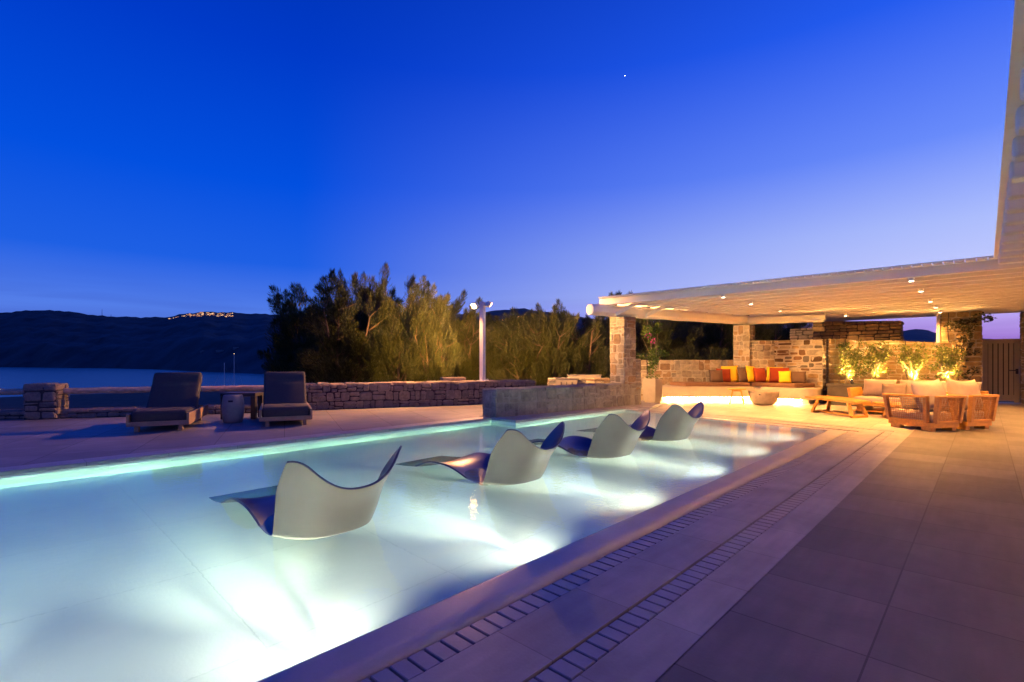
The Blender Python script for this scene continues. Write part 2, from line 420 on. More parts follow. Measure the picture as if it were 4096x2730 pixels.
def cap_stones(mb, a, b, w, z, h=0.05, wmin=0.25, wmax=0.5, mi=0, seed=0, over=0.02):
    """flat capping stones along a-b on top of a wall"""
    r = random.Random(seed); a = Vector((*a, 0)); b = Vector((*b, 0)); d = (b-a); L = d.length; d.normalize()
    n = Vector((d.y, -d.x, 0)); x = 0
    while x < L-.02:
        ww = r.uniform(wmin, wmax)
        if x+ww > L-wmin*.6: ww = L-x
        e = over*r.uniform(.3, 1.3); g = .006
        rows = [(-w/2-e, w/2+e)] if r.random() < .35 else [(-w/2-e, r.uniform(-.08, .08)), (0, w/2+e)]
        if len(rows) == 2: rows[1] = (rows[0][1], w/2+e)
        for y0, y1 in rows:
            y0 += .004; y1 -= .004
            hh = h*r.uniform(.75, 1.2)
            P = []
            for zz, s in ((z-.03, 0), (z+hh*.6, 0), (z+hh, .025)):
                for px, py in ((x+g+s, y0+s), (x+ww-g-s, y0+s), (x+ww-g-s, y1-s), (x+g+s, y1-s)):
                    P.append(a+d*(px+r.uniform(-.008, .008))+n*(py+r.uniform(-.01, .01))+Vector((0, 0, zz+r.uniform(-.004, .004))))
            mb.add(P, [(0, 1, 5, 4), (1, 2, 6, 5), (2, 3, 7, 6), (3, 0, 4, 7), (4, 5, 9, 8), (5, 6, 10, 9), (6, 7, 11, 10), (7, 4, 8, 11), (8, 9, 10, 11)], mi)
        x += ww

def stone_wall(name, label, cat, a, b, w, z0, z1, mats, faces='fblr', cap=True, seed=1, z1b=None, **kw):
    """wall from a to b; 'f' is the face on the right-hand side of a->b (towards the pool), l/r the two ends"""
    A = Vector((*a, 0)); B = Vector((*b, 0)); d = (B-A); L = d.length; d.normalize(); n = Vector((d.y, -d.x, 0))
    mb = MB(); zb = z1 if z1b is None else z1b
    k = w/2-0.012
    P = [A+d*.012+n*k, B-d*.012+n*k, B-d*.012-n*k, A+d*.012-n*k]
    P = [P[3], P[2], P[1], P[0]]
    tops = [z1, zb, zb, z1]
    mb.hexa([p+Vector((0, 0, z0)) for p in P][::-1]+[p+Vector((0, 0, t-.008)) for p, t in zip(P, tops)][::-1], 1)
    zt = lambda off=0: (lambda x: z1+(zb-z1)*min(1, max(0, (x+off)/L)))
    zm = max(z1, zb)
    if 'f' in faces: stone_face(mb, A+n*(k), d, n, L, z0, zm, seed=seed, ztop=zt(), **kw)
    if 'b' in faces: stone_face(mb, B-n*(k), -d, -n, L, z0, zm, seed=seed+1, ztop=lambda x: z1+(zb-z1)*min(1, max(0, 1-x/L)), **kw)
    if 'l' in faces: stone_face(mb, A-n*w/2+d*.012, n, -d, w, z0, z1, seed=seed+2, **kw)
    if 'r' in faces: stone_face(mb, B+n*w/2-d*.012, -n, d, w, z0, zb, seed=seed+3, **kw)
    if cap: cap_stones(mb, a, b, w, z1-.02, seed=seed+4)
    return tag(mb.build(name, mats), label, cat)

# ================================================================== SETTING
PZ = -0.42                  # pool floor
WZ = 0.010                  # water level
LT = 0.08                   # left terrace height
# pool outline (ccw seen from above)
PR = -2.05
pool = [(PR, -5.0), (PR, 10.42), (-6.70, 11.22), (-6.77, 7.24), (-7.46, 7.24), (-7.66, -5.0)]

g = MB(); g.box(-40, 30, -30, 60, -1.2, -0.75); struct(g.build('ground', M['ground']))
g = MB()
n = len(pool)
g.add([(x, y, PZ) for x, y in pool], [tuple(range(n))])
struct(g.build('pool_floor', M['pool_tile']))
g = MB()
for i in range(n):
    (x0, y0), (x1, y1) = pool[i], pool[(i+1) % n]
    top = 0.004 if i in (0, 1) else (0.05 if i in (2, 3, 4) else 0.0)
    g.add([(x0, y0, PZ), (x1, y1, PZ), (x1, y1, top), (x0, y0, top)], [(0, 1, 2, 3)])
struct(g.build('pool_wall', M['pool_tile']))
# water
def offset_poly(poly, d):
    out = []; m = len(poly)
    for i in range(m):
        p0 = Vector(poly[i-1]); p1 = Vector(poly[i]); p2 = Vector(poly[(i+1) % m])
        d1 = (p1-p0).normalized(); d2 = (p2-p1).normalized()
        n1 = Vector((d1.y, -d1.x)); n2 = Vector((d2.y, -d2.x))
        k = (n1+n2); k = k/max(.2, (1+n1.dot(n2)))
        q = p1+k*d; out.append((q.x, q.y))
    return out
g = MB(); g.prism(offset_poly(pool, 0.012), PZ-0.05, WZ)
struct(g.build('pool_water', M['water']))

# overflow lip, grates and pale border run round the right side and the far end
path = [Vector((PR, -5.0)), Vector((PR, 10.42)), Vector((-6.70, 11.22))]
dirs = [(path[1]-path[0]).normalized(), (path[2]-path[1]).normalized()]
nrm = [Vector((d.y, -d.x)) for d in dirs]
mit = (nrm[0]+nrm[1])/(1+nrm[0].dot(nrm[1]))
def pt(i, off):
    return path[0]+nrm[0]*off if i == 0 else (path[1]+mit*off if i == 1 else path[2]+nrm[1]*off)
def strip(mb, prof, mi=0, smooth=False):
    vs = []; m = len(prof)
    for i in range(3):
        for off, z in prof:
            p = pt(i, off); vs.append((p.x, p.y, z))
    fs = []
    for i in range(2):
        for k in range(m-1):
            fs.append((i*m+k, i*m+k+1, (i+1)*m+k+1, (i+1)*m+k))
    mb.add(vs, fs, mi, smooth)
g = MB(); strip(g, [(-0.004, -.05), (-.004, .002), (0.004, .010), (.02, .0122), (.06, .0115), (.15, .006), (.25, -.004), (.252, -.06)], 0, True)
struct(g.build('pool_overflow_edge', M['wet_lip']))
g = MB(); strip(g, [(.25, -.055), (.42, -.055)], 0); strip(g, [(.735, -.05), (.885, -.05)], 0)
struct(g.build('drain_channel', M['channel']))
g = MB(); strip(g, [(.412, -.06), (.412, 0.0), (.737, .0), (.737, -.06)]); strip(g, [(.877, -.06), (.877, 0.0), (1.12, 0.0), (1.12, -.03)])
struct(g.build('pool_border_paving', M['light_tile']))
def grate(off0, off1, z, pitch, gap, name, label):
    mb = MB()
    for i in (0, 1):
        a0, b0 = pt(i, off0), pt(i+1, off0); a1, b1 = pt(i, off1), pt(i+1, off1)
        d = dirs[i]; nn = nrm[i]; L = (pt(1, off1)-a0).dot(d)+pitch if i == 0 else (b0-a0).length; k = int(L/pitch)
        for j in range(k):
            x = j*pitch+gap/2; q = a0+d*x
            p = [q, q+d*(pitch-gap), q+d*(pitch-gap)+nn*(off1-off0), q+nn*(off1-off0)]
            c = .004
            cen = (p[0]+p[2])/2
            t = [cen+(v-cen)*(1-c/.05) for v in p]
            z0 = z+rnd.uniform(-.001, .001)
            vs = [(v.x, v.y, z-.05) for v in p]+[(v.x, v.y, z0-c) for v in p]+[(v.x, v.y, z0) for v in t]
            mb.add(vs, [(3, 2, 1, 0)]+[(a, (a+1) % 4, 4+(a+1) % 4, 4+a) for a in range(4)]+[(4+a, 4+(a+1) % 4, 8+(a+1) % 4, 8+a) for a in range(4)]+[(8, 9, 10, 11)])
    return tag(mb.build(name, M['grate']), label, 'drain grate', 'slotted stone grates round the pool')
grate(.262, .402, -.008, .089, .013, 'drain_grate', 'wet slotted stone grate right beside the overflowing pool edge')
grate(.747, .867, -.004, .089, .011, 'drain_grate', 'dry slotted stone grate between two pale paving strips, farther from the water')

# terraces
def outer(off): return [pt(0, off), pt(1, off), pt(2, off)]
o3 = outer(1.115)
g = MB()
g.add([(o3[0].x, -5, 0), (9, -5, 0), (9, 21.6, 0), (-.9, 21.6, 0), (o3[1].x, o3[1].y, 0)], [(0, 1, 2, 3, 4)], 0)
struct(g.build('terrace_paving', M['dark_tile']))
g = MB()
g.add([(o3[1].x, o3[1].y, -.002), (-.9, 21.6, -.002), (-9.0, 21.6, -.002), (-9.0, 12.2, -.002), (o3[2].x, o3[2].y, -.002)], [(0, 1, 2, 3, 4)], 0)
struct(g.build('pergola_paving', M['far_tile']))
g = MB()
wl = [(-16.5, -4.0), (-15.3, -1.6), (-14.44, 0.19), (-13.6, 1.4), (-12.9, 2.55), (-12.4, 3.56), (-12.03, 4.28), (-11.75, 5.25), (-10.93, 7.14), (-10.0, 9.24), (-9.35, 10.75)]
poly = wl+[(-7.85, 10.9), (-7.85, 7.24), (-7.71, 7.24), (-7.91, -5), (-16.5, -5)]
poly = [(p[0], p[1]) for p in poly]
g.add([(x, y, LT) for x, y in poly][::-1], [tuple(range(len(poly)))], 0)
g.add([(x-0.6, y+.25, LT-.004) for x, y in wl]+[(x+.1, y, LT-.004) for x, y in wl][::-1], [tuple(range(2*len(wl)))], 0)
struct(g.build('left_terrace', M['left_tile']))
# raised coping on the left
g = MB()
def coping(a, b, w, mb, z0, z1):
    a = Vector(a); b = Vector(b); d = (b-a).normalized(); nn = Vector((-d.y, d.x))
    mb.prism([a, b, b+nn*w, a+nn*w], z0, z1)
cp = MB()
cp.prism([(-7.64, -5), (-7.44, 7.22), (-7.74, 7.22), (-7.94, -5)], LT-.045, LT+.004)
cp.prism([(-7.46, 7.222), (-6.74, 7.222), (-6.64, 11.25), (-6.30, 11.95), (-6.55, 12.95), (-7.3, 12.95)], LT-.045, LT+.004)
struct(bevelled(cp.build('pool_coping', M['coping']), .006))
g = MB()
g.prism([(-7.655, -5), (-7.455, 7.23), (-7.72, 7.23), (-7.92, -5)], -.4, LT-.045)
g.prism([(-7.46, 7.236), (-6.755, 7.236), (-6.66, 11.24), (-6.35, 11.95), (-6.6, 12.9), (-7.3, 12.9)], -.4, LT-.045)
struct(g.build('coping_base', M['pool_tile']))

# sea, hills
SEA = -18.0
g = MB(); R0 = 9000
g.add([(-R0, -R0, SEA), (R0, -R0, SEA), (R0, R0, SEA), (-R0, R0, SEA)], [(0, 1, 2, 3)])
struct(g.build('sea', M['sea']))
def noise2(x, y, seed=0):
    return (sin(x*1.7+seed)+sin(y*2.3+x*.7+seed*2)+sin(x*3.9-y*3.1+seed*3)*.5+sin(x*7.7+y*5.1)*.25)/2.75
def interp(t, tab):
    if t <= tab[0][0]: return tab[0][1]
    for (a, b), (c, d) in zip(tab, tab[1:]):
        if t <= c: return b+(d-b)*(t-a)/(c-a)
    return tab[-1][1]
# ridge: tangent of bearing from the terrace axis -> tangent of elevation
ridge = [(-1.6, .09), (-1.25, .097), (-1.03, .0977), (-.96, .1035), (-.9, .1022), (-.835, .093), (-.815, .091), (-.74, .0887), (-.69, .0887), (-.66, .095), (-.62, .0992), (-.575, .0985), (-.52, .0955), (-.46, .094), (-.3, .09), (-.1, .095), (-.03, .102), (.02, .1064), (.05, .101), (.09, .096), (.2, .08), (.4, .06), (.7, .05), (.9, .04)]
shore = [(-1.6, 1950), (-1.03, 1750), (-.8, 1420), (-.6, 900), (-.5, 760), (-.35, 600), (-.1, 420), (.3, 320), (.9, 300)]
g = MB(); nu, nd = 260, 46; vs = []
hr = random.Random(3)
for i in range(nu+1):
    k = -1.6+2.5*i/nu
    d0 = interp(k, shore)*(1+.03*noise2(k*30, 2)); d1 = 2600+250*sin(k*3)
    rz = interp(k, ridge)*(d0+(d1-d0)*1.15)+1.25
    for j in range(nd+1):
        t = j/nd; d = d0+(d1-d0)*t*1.15
        tt = min(1, t)
        h = SEA-1+(rz-SEA)*(0.16*min(1, tt*6)+.84*tt**1.25)
        if t < 1: h += (noise2(k*22, t*9)*.5+noise2(k*60, t*25, 2)*.28)*26*math.sin(pi*tt)**.7+5*noise2(k*170, 5)*tt
        else: h = rz+5*noise2(k*170, 5)-(t-1)*180
        if j == 0: h = SEA-3
        vs.append(W(k*d, d, h))
fs = [(i*(nd+1)+j, (i+1)*(nd+1)+j, (i+1)*(nd+1)+j+1, i*(nd+1)+j+1) for i in range(nu) for j in range(nd)]
g.add(vs, fs, 0, True)
hills = struct(g.build('hills', M['hill']))
def hill_z(k, t):
    d0 = interp(k, shore); d1 = 2600+250*sin(k*3); rz = interp(k, ridge)*(d0+(d1-d0)*1.15)+1.25
    d = d0+(d1-d0)*t*1.15
    h = SEA-1+(rz-SEA)*(0.16*min(1, t*6)+.84*t**1.25)+(noise2(k*22, t*9)*.5+noise2(k*60, t*25, 2)*.28)*26*math.sin(pi*t)**.7+5*noise2(k*170, 5)*t
    return W(k*d, d, h), d
# far mountains on the right, beyond the gate
g = MB(); vs = []
mr = [(.6, .045), (.74, .064), (.78, .062), (.81, .0655), (.835, .063), (.85, .057), (.87, .0545), (.9, .05), (.93, .0465), (1.0, .045), (1.3, .04)]
for i in range(141):
    k = .6+.7*i/140
    e = interp(k, mr)+.0012*noise2(k*60, 1)
    for d, h in ((3600, SEA-2), (3900, (e*4800)*.5), (4800, e*4800+1.25), (5200, e*2500)):
        vs.append(W(k*d, d, h))
g.add(vs, [(i*4+j, (i+1)*4+j, (i+1)*4+j+1, i*4+j+1) for i in range(140) for j in range(3)], 0, True)
struct(g.build('far_mountains', M['mount']))

# hill-top town
g = MB(); r = random.Random(11)
def tiny_house(mb, p, s, lit):
    h = s*r.uniform(.8, 1.3)
    mb.box(p.x-s/2, p.x+s/2, p.y-s/2, p.y+s/2, p.z-4, p.z+h*.6, 0)
    mb.box(p.x-s*.3, p.x+s*.3, p.y-s*.56, p.y-s*.5-.001, p.z+h*.02, p.z+h*.42, lit)
    mb.box(p.x+s*.5+.001, p.x+s*.56, p.y-s*.3, p.y+s*.3, p.z+h*.02, p.z+h*.42, lit)
for i in range(190):
    u = r.random()
    if u < .1:
        k = r.uniform(-.69, -.655); t = r.uniform(.90, .94)
    else:
        k = -.655+.095*r.random()**.85; lo = .85-.045*min(1, (k+.655)/.03)
        t = r.uniform(lo, .985)
    p, d = hill_z(k, t)
    tiny_house(g, p, r.uniform(3.2, 5.5), 2 if r.random() < .22 else 1)
stuff(g.build('hilltop_town', [M['town'], M['town_lit'], M['town_hot']]), 'lit hilltop town glowing orange on the ridge across the bay', 'town')
g = MB()
for k, t in ((-.02, .32), (.0, .33), (.012, .36), (.02, .355), (.026, .37), (.03, .36), (.034, .40), (.045, .39), (.07, .42), (.10, .40)):
    p, d = hill_z(k, t); p.z += 3
    tiny_house(g, p, 3.5, 2)
stuff(g.build('hillside_village', [M['town'], M['town_lit'], M['town_hot']]), 'few lit village houses glinting through the trees', 'village')
# pale houses above the far shore
for q, (k, t, lab) in enumerate(((-.617, .10, 'long low pale house above the far shore, farthest left of three'), (-.585, .115, 'small pale house above the far shore between two others'), (-.55, .12, 'pale house above the far shore nearest the tall boat mast'))):
    p, d = hill_z(k, t)
    h = thing('shore_house', lab, 'house', p, YAW, 'pale houses above the far shore')
    b = MB(); b.box(-8, 8, -2.5, 2.5, -4, 2.6); b.build('wall', M['hull'], h)
    b = MB(); b.box(-8.3, 8.3, -2.8, 2.8, 2.6, 3.0); b.build('roof', M['town'], h)
# radio masts on the ridge
for k, hh, lab in ((-.822, 34, 'tall thin radio mast on the bare ridge'), (-.804, 13, 'short radio mast right of the tall one on the ridge')):
    p, d = hill_z(k, .995)
    m_ = thing('radio_mast', lab, 'mast', p)
    b = MB(); b.tube([(0, 0, -8), (0, 0, hh)], [1.3, .5], 6); b.build('pole', M['hull'], m_)
    b = MB(); b.box(-2, 2, -.6, .6, hh*.62, hh*.74); b.build('antenna', M['hull'], m_)
# sailing boats
def sailboat(k, d, mh, lab, light):
    s = thing('sailing_boat', lab, 'boat', W(k*d, d, SEA), YAW+.5)
    b = MB(); P = []
    for x, wd, zz in ((-6, .9, 1.0), (-3, 1.7, .9), (1, 1.8, 1.0), (4, 1.1, 1.2), (6.3, .05, 1.45)):
        P += [(x, -wd, zz), (x, -wd*.6, -.4), (x, wd*.6, -.4), (x, wd, zz)]
    fs = []
    for i in range(4):
        fs += [(i*4+j, i*4+j+1, i*4+5+j, i*4+4+j) for j in range(3)]+[(i*4+3, i*4, i*4+4, i*4+7)]
    fs += [(0, 3, 2, 1)]
    b.add(P, fs); b.build('hull', M['hull'], s)
    b = MB(); b.cbox(-2.5, 2, -.8, .8, 1.0, 1.6, .1); b.build('cabin', M['hull'], s)
    b = MB(); b.tube([(.6, 0, 1), (.6, 0, mh)], [.17, .12], 8); b.tube([(.6, 0, 2.3), (-4, 0, 2.4)], .1, 6); b.build('mast', M['mast'], s)
    b = MB(); b.tube([(6.2, 0, 1.4), (.6, 0, mh*.95)], .035, 4); b.tube([(-6, 0, 1.1), (.6, 0, mh)], .035, 4); b.build('rigging', M['hull'], s)
    if light:
        b = MB(); b.lathe([(0, -.25), (.25, 0), (0, .25)], (.6, 0, mh+.25), 8); b.build('anchor_light', M['town_hot'], s)
sailboat((893-2048)/1995, 315, 18.5, 'unlit sailing boat with bare mast anchored behind the wooden rail', False)
sailboat((932-2048)/1995, 320, 24.0, 'sailing boat with taller mast and lit anchor light', True)
# evening star
p = W((2500-2048)/1995*8000, 8000, (1447-303)/1995*8000)
g = MB(); g.lathe([(0, -5), (5, 0), (0, 5)], p, 10); tag(g.build('evening_star', M['star']), 'single bright star in the upper blue sky', 'star')

# ================================================================== LEFT TERRACE
DRY = [M['stone_dry'], M['joint_dark']]
MOR = [M['stone_mort'], M['mortar']]
POO = [M['stone_pool_lit'], M['mortar_pool']]
def offl(p, q, d):      # shift a point away from the pool side
    v = Vector((q[0]-p[0], q[1]-p[1])).normalized(); return v
lowpts = [(-16.5, -4.0), (-15.3, -1.6), (-14.5, 0.05), (-13.72, 1.15), (-12.95, 2.45), (-12.4, 3.5), (-12.0, 4.4), (-11.78, 5.25)]
mb = MB()
for i in range(len(lowpts)-1):
    a, b = Vector((*lowpts[i], 0)), Vector((*lowpts[i+1], 0)); d = (b-a).normalized(); nn = Vector((d.y, -d.x, 0)); c = -nn*.2
    L = (b-a).length
    P = [a-nn*.38, a-nn*.02, b-nn*.02, b-nn*.38]
    mb.hexa([p+Vector((0, 0, -.5)) for p in P]+[p+Vector((0, 0, LT+.15)) for p in P], 1)
    stone_face(mb, a-nn*.02, d, nn, L, LT, LT+.165, .07, .13, .18, .4, .014, .035, 0, 1.4, seed=30+i)
    cap_stones(mb, (a+c).xy, (b+c).xy, .38, LT+.14, .04, seed=60+i)
tag(mb.build('low_stone_wall', DRY), 'knee-low dry stone kerb wall below the timber rail by the sea', 'wall')
dP = Vector((.63, .78, 0)).normalized()
pa = (-14.17, .62); pb = (-13.91, 1.10)
stone_wall('stone_pier', 'short square dry stone pier holding the rail ends', 'stone pier', pa, pb, .47, LT, .775, DRY, seed=90, hmin=.14, hmax=.24, wmin=.16, wmax=.36, gap=.02, out=.035, rough=1.5)
longp = [(-11.90, 4.95), (-10.93, 7.14), (-10.0, 9.24), (-9.32, 10.8)]
mb = MB()
for i in range(3):
    a, b = Vector((*longp[i], 0)), Vector((*longp[i+1], 0)); d = (b-a).normalized(); nn = Vector((d.y, -d.x, 0)); L = (b-a).length
    P = [a-nn*.5, a-nn*.02, b-nn*.02, b-nn*.5]
    mb.hexa([p+Vector((0, 0, -.6)) for p in P]+[p+Vector((0, 0, .69)) for p in P], 1)
    stone_face(mb, a-nn*.02, d, nn, L, LT, .70, .13, .25, .10, .32, .012, .045, 0, 1.8, seed=130+i)
    cap_stones(mb, (a-nn*.25).xy, (b-nn*.25).xy, .5, .675, .045, .2, .45, seed=160+i)
    if i == 0: stone_face(mb, a-nn*.5, nn, -d, .5, LT, .7, .1, .18, .15, .3, .02, .03, 0, 1.4, seed=170)
    if i == 2: stone_face(mb, b-nn*.0, -nn, d, .5, LT, .7, .1, .18, .15, .3, .02, .03, 0, 1.4, seed=171)
tag(mb.build('dry_stone_wall', DRY), 'waist-high dry stone wall behind the second sun lounger, lamp post on top', 'wall')
# rails
def rail(a, b, lab):
    a = Vector(a); b = Vector(b); d = b-a; mb = MB(); pts = []; rad = []
    for i in range(13):
        t = i/12; pts.append(a+d*t+Vector((rnd.uniform(-.006, .006), 0, rnd.uniform(-.006, .006)))); rad.append(.066+rnd.uniform(-.004, .004))
    mb.tube(pts, rad, 10)
    return tag(mb.build('timber_rail', M['rail_wood']), lab, 'rail', 'round timber rails along the sea edge')
rail((-16.3, -2.6, .60), (-14.42, .62, .63), 'timber rail running out of the frame left of the stone pier')
rail((-13.93, 1.12, .635), (-12.12, 4.75, .635), 'long timber rail from the stone pier to the dry stone wall')

# sun loungers
def make_lounger(label):
    """front end at x=0, length to -x, width along y"""
    t = thing('sun_lounger', label, 'sun lounger', group='sun loungers facing the pool')
    w = .44
    b = MB()
    b.cbox(-1.78, 0, -w, -w+.035, .10, .30, .004); b.cbox(-1.78, 0, w-.035, w, .10, .30, .004)
    b.cbox(-.035, 0.002, -w+.035, w-.035, .10, .175, .004); b.cbox(-1.78, -1.745, -w+.035, w-.035, .10, .30, .004)
    b.box(-1.745, -.035, -w+.035, w-.035, .12, .15)
    b.build('frame', M['oak'], t)
    for x in (-.09, -1.68):
        for y in (-.31, .31):
            b = MB(); b.cbox(x-.05, x+.05, y-.03, y+.03, 0, .10, .004); b.build('leg', M['oak'], t)
    b = MB(); bm = rbox_bm(-.88, -.045, -w+.045, w-.045, .152, .345, .045, 4)
    b.frombm(bm, 0, True); bm.free()
    seat = b.build('seat_cushion', M['cush_dark'], t)
    b = MB(); bm = rbox_bm(-.09, .10, -w+.05, w-.05, 0, .90, .05, 4)
    # headrest roll as a bulge near the top
    bmesh.ops.subdivide_edges(bm, edges=[e for e in bm.edges if abs(e.verts[0].co.z-e.verts[1].co.z) > .3], cuts=14)
    for v in bm.verts:
        z = v.co.z
        if v.co.x > 0:
            v.co.x += .022*math.exp(-((z-.80)/.09)**2)-.02*math.exp(-((z-.655)/.022)**2)
    Mx = Matrix.Translation((-.90, 0, .24)) @ Matrix.Rotation(RAD(-42), 4, 'Y')
    b.frombm(bm, 0, True, Mx); bm.free()
    b.build('back_cushion', M['cush_dark'], t)
    for y in (-.3, .3):
        b = MB(); b.beam((-1.3, y, .16), (-1.42, y, .66), .03, .03); b.build('back_support', M['oak'], t)
    return t
lg = make_lounger('charcoal sun lounger nearest the stone pier, farther left by the sea')
lg.location = (-9.99, 1.97, LT); lg.rotation_euler = (0, 0, math.atan2(-.42, .89)+.02)
dup(lg, (-9.18, 3.74, LT), math.atan2(-.36, .93), 'charcoal sun lounger in front of the dry stone wall, right of the barrel stool')
# barrel stool
t = thing('barrel_stool', 'grey concrete barrel stool with a slot handle beside the sun loungers', 'stool', (-10.50, 3.27, LT))
b = MB(); b.lathe([(0, .001), (.15, .001), (.165, .02), (.185, .12), (.195, .26), (.188, .40), (.168, .51), (.155, .53), (0, .535)], n=36); b.build('body', M['concrete_grey'], t)
aa = YAW-pi/2
b = MB(); b.cbox(-.04, .04, -.012, .012, .40, .435, .005)
hs = b.build('handle_slot', M['gate_dark'], t); hs.rotation_euler = (0, 0, YAW+.28); hs.location = W(.05, -.172, 0)
# black side table
t = thing('side_table', 'black timber side table between the two sun loungers', 'side table', (-11.16, 3.66, LT), RAD(49))
b = MB(); b.cbox(-.34, .34, -.23, .23, .46, .53, .006); b.build('table_top', M['black'], t)
for x in (-.29, .29):
    for y in (-.18, .18):
        b = MB(); b.cbox(x-.045, x+.045, y-.045, y+.045, 0, .46, .004); b.build('leg', M['black'], t)
# lamp post
lp = Vector((-10.16, 9.52, .715))
t = thing('lamp_post', 'white square post with two lit floodlights standing on the dry stone wall', 'lamp post', lp, RAD(12))
b = MB(); b.cbox(-.062, .062, -.062, .062, 0, 2.2, .008); b.build('post', M['white_paint'], t)
b = MB(); b.box(-.13, .13, -.1, .1, -.002, .012); b.build('base_plate', M['white_paint'], t)
b = MB(); b.tube([(.07, .02, .03), (.16, .03, .05), (.2, 0, .02), (.12, -.04, .012), (.24, -.03, .01)], .01, 6); b.build('cable', M['white_paint'], t)
def head(name, c, aim):
    aim = Vector(aim).normalized(); q = aim.to_track_quat('-Z', 'Y').to_matrix().to_4x4(); Mx = Matrix.Translation(c) @ q
    bm = rbox_bm(-.10, .10, -.07, .07, .0, .10, .012, 2); b = MB(); b.frombm(bm, 0, False, Mx); bm.free()
    h = b.build('floodlight', M['white_paint'], t)
    bm = rbox_bm(-.085, .085, -.055, .055, -.006, .001, .002, 1); b = MB(); b.frombm(bm, 0, False, Mx); bm.free()
    b.build('lens', M['flood'], h)
    b = MB(); b.tube([Mx @ Vector((0, 0, .05)), Vector((0, 0, 2.1))], .012, 6); b.build('bracket', M['white_paint'], h)
head('l', (-.21, -.12, 2.08), (-.25, -.8, -.5)); head('r', (.20, .06, 2.10), (.45, .75, -.5))
# slab on the wall
g = MB(); g.cbox(-.33, .33, -.17, .17, 0, .085, .012)
q = W((1812-2048)/1995*14.1, 14.1, .72); tag(g.build('stone_slab', M['stone_dry'], None, (q, RAD(66))), 'loose flat stone slab lying on the dry stone wall left of the lamp post', 'stone slab')

# ================================================================== POOL WALL, PILLARS
kw = dict(hmin=.17, hmax=.31, wmin=.10, wmax=.36, gap=.02, out=.013, rough=1.6)
dpw = Vector((.58, 5.0, 0)).normalized()
def pw(s, o=0.0): return (-7.36+dpw.x*s-dpw.y*o, 7.28+dpw.y*s+dpw.x*o)
stone_wall('pool_stone_wall', 'mortared stone wall lit green by the pool, running from the water up to the pillar', 'wall', pw(0, .245), pw(5.03, .245), .49, -.1, .64, POO, cap=True, seed=200, **kw)
stone_wall('stone_pillar', 'tall stone pillar under the end of the white log beam, by the potted climber', 'pillar', pw(4.27, .2445), pw(4.79, .2445), .488, .6, 2.45, MOR, cap=False, seed=220, **kw)
stone_wall('planter_back_wall', 'chest-high stone wall stub between tall pillar and planter', 'wall', pw(4.79, .44), pw(5.03, .44), .86, .0, 1.33, MOR, cap=False, seed=240, **kw)
# bench back wall, faces the camera side
bw0 = W(4.0, 16.45); bw1 = W(8.0, 16.45)
stone_wall('bench_back_wall', 'long low stone wall behind the built-in bench', 'wall', (bw0.x, bw0.y), (bw1.x, bw1.y), .45, 0, 1.31, MOR, cap=False, seed=260, **kw)
stone_wall('stone_pillar', 'stone pillar behind the cushions where the two log beams meet', 'pillar', (-5.69, 16.72), (-5.69, 17.25), .52, .3, 2.43, MOR, cap=False, seed=280, **kw)
stone_wall('corner_wall_piece', 'narrow brown stone wall return right of the middle pillar', 'wall', (-5.55, 16.95), (-4.86, 17.24), .4, .3, 1.92, MOR, cap=False, seed=300, **kw)
stone_wall('bench_end_wall', 'tall stone wall with dark inset stones at the right end of the bench', 'wall', (-4.93, 17.3), (-3.48, 17.3), .5, 0, 1.915, [M['stone_inset'], M['mortar']], cap=False, seed=320, hmin=.12, hmax=.24, wmin=.16, wmax=.4, gap=.035, out=.012, rough=1.3)
stone_wall('garden_wall', 'stone wall behind the uplit bushes', 'wall', (-3.5, 17.62), (-.75, 18.85), .4, 0, 1.935, [M['stone_brown'], M['mortar']], cap=False, seed=340, z1b=1.78, hmin=.14, hmax=.3, wmin=.2, wmax=.5, gap=.02, out=.012, rough=1.2)
stone_wall('rear_building_wall', 'high brown rubble wall rising behind the bench and bushes', 'wall', (-4.4, 20.3), (-1.93, 20.3), .5, -.1, 2.67, [M['stone_brown'], M['joint_dark']], cap=False, seed=360, z1b=2.55, hmin=.1, hmax=.22, wmin=.18, wmax=.45, gap=.02, out=.03, rough=1.4)
stone_wall('rear_dark_wall', 'dark rubble wall end glimpsed left of the high brown wall', 'wall', (-5.3, 20.9), (-4.45, 20.9), .4, -.1, 2.48, [M['stone_dry'], M['joint_dark']], cap=False, seed=380, hmin=.1, hmax=.2, wmin=.18, wmax=.4, gap=.02, out=.03, rough=1.4)
pl = stone_wall('stone_pillar', 'wide brown stone pillar left of the gate, with a dark climber', 'pillar', (-.97, 19.95), (-.06, 19.95), .6, 0, 2.72, [M['stone_brown'], M['mortar']], cap=False, seed=400, hmin=.14, hmax=.28, wmin=.2, wmax=.5, gap=.02, out=.012)
g = MB(); g.box(-1.06, -.985, 19.66, 20.3, 0, 2.72); g.build('plaster_edge', M['white_paint'], pl)
stone_wall('gate_side_wall', 'brown stone wall right of the gate', 'wall', (.76, 21.3), (4.0, 21.3), .6, 0, 2.72, [M['stone_brown'], M['mortar']], cap=False, seed=420, hmin=.14, hmax=.28, wmin=.2, wmax=.5, gap=.02, out=.012)
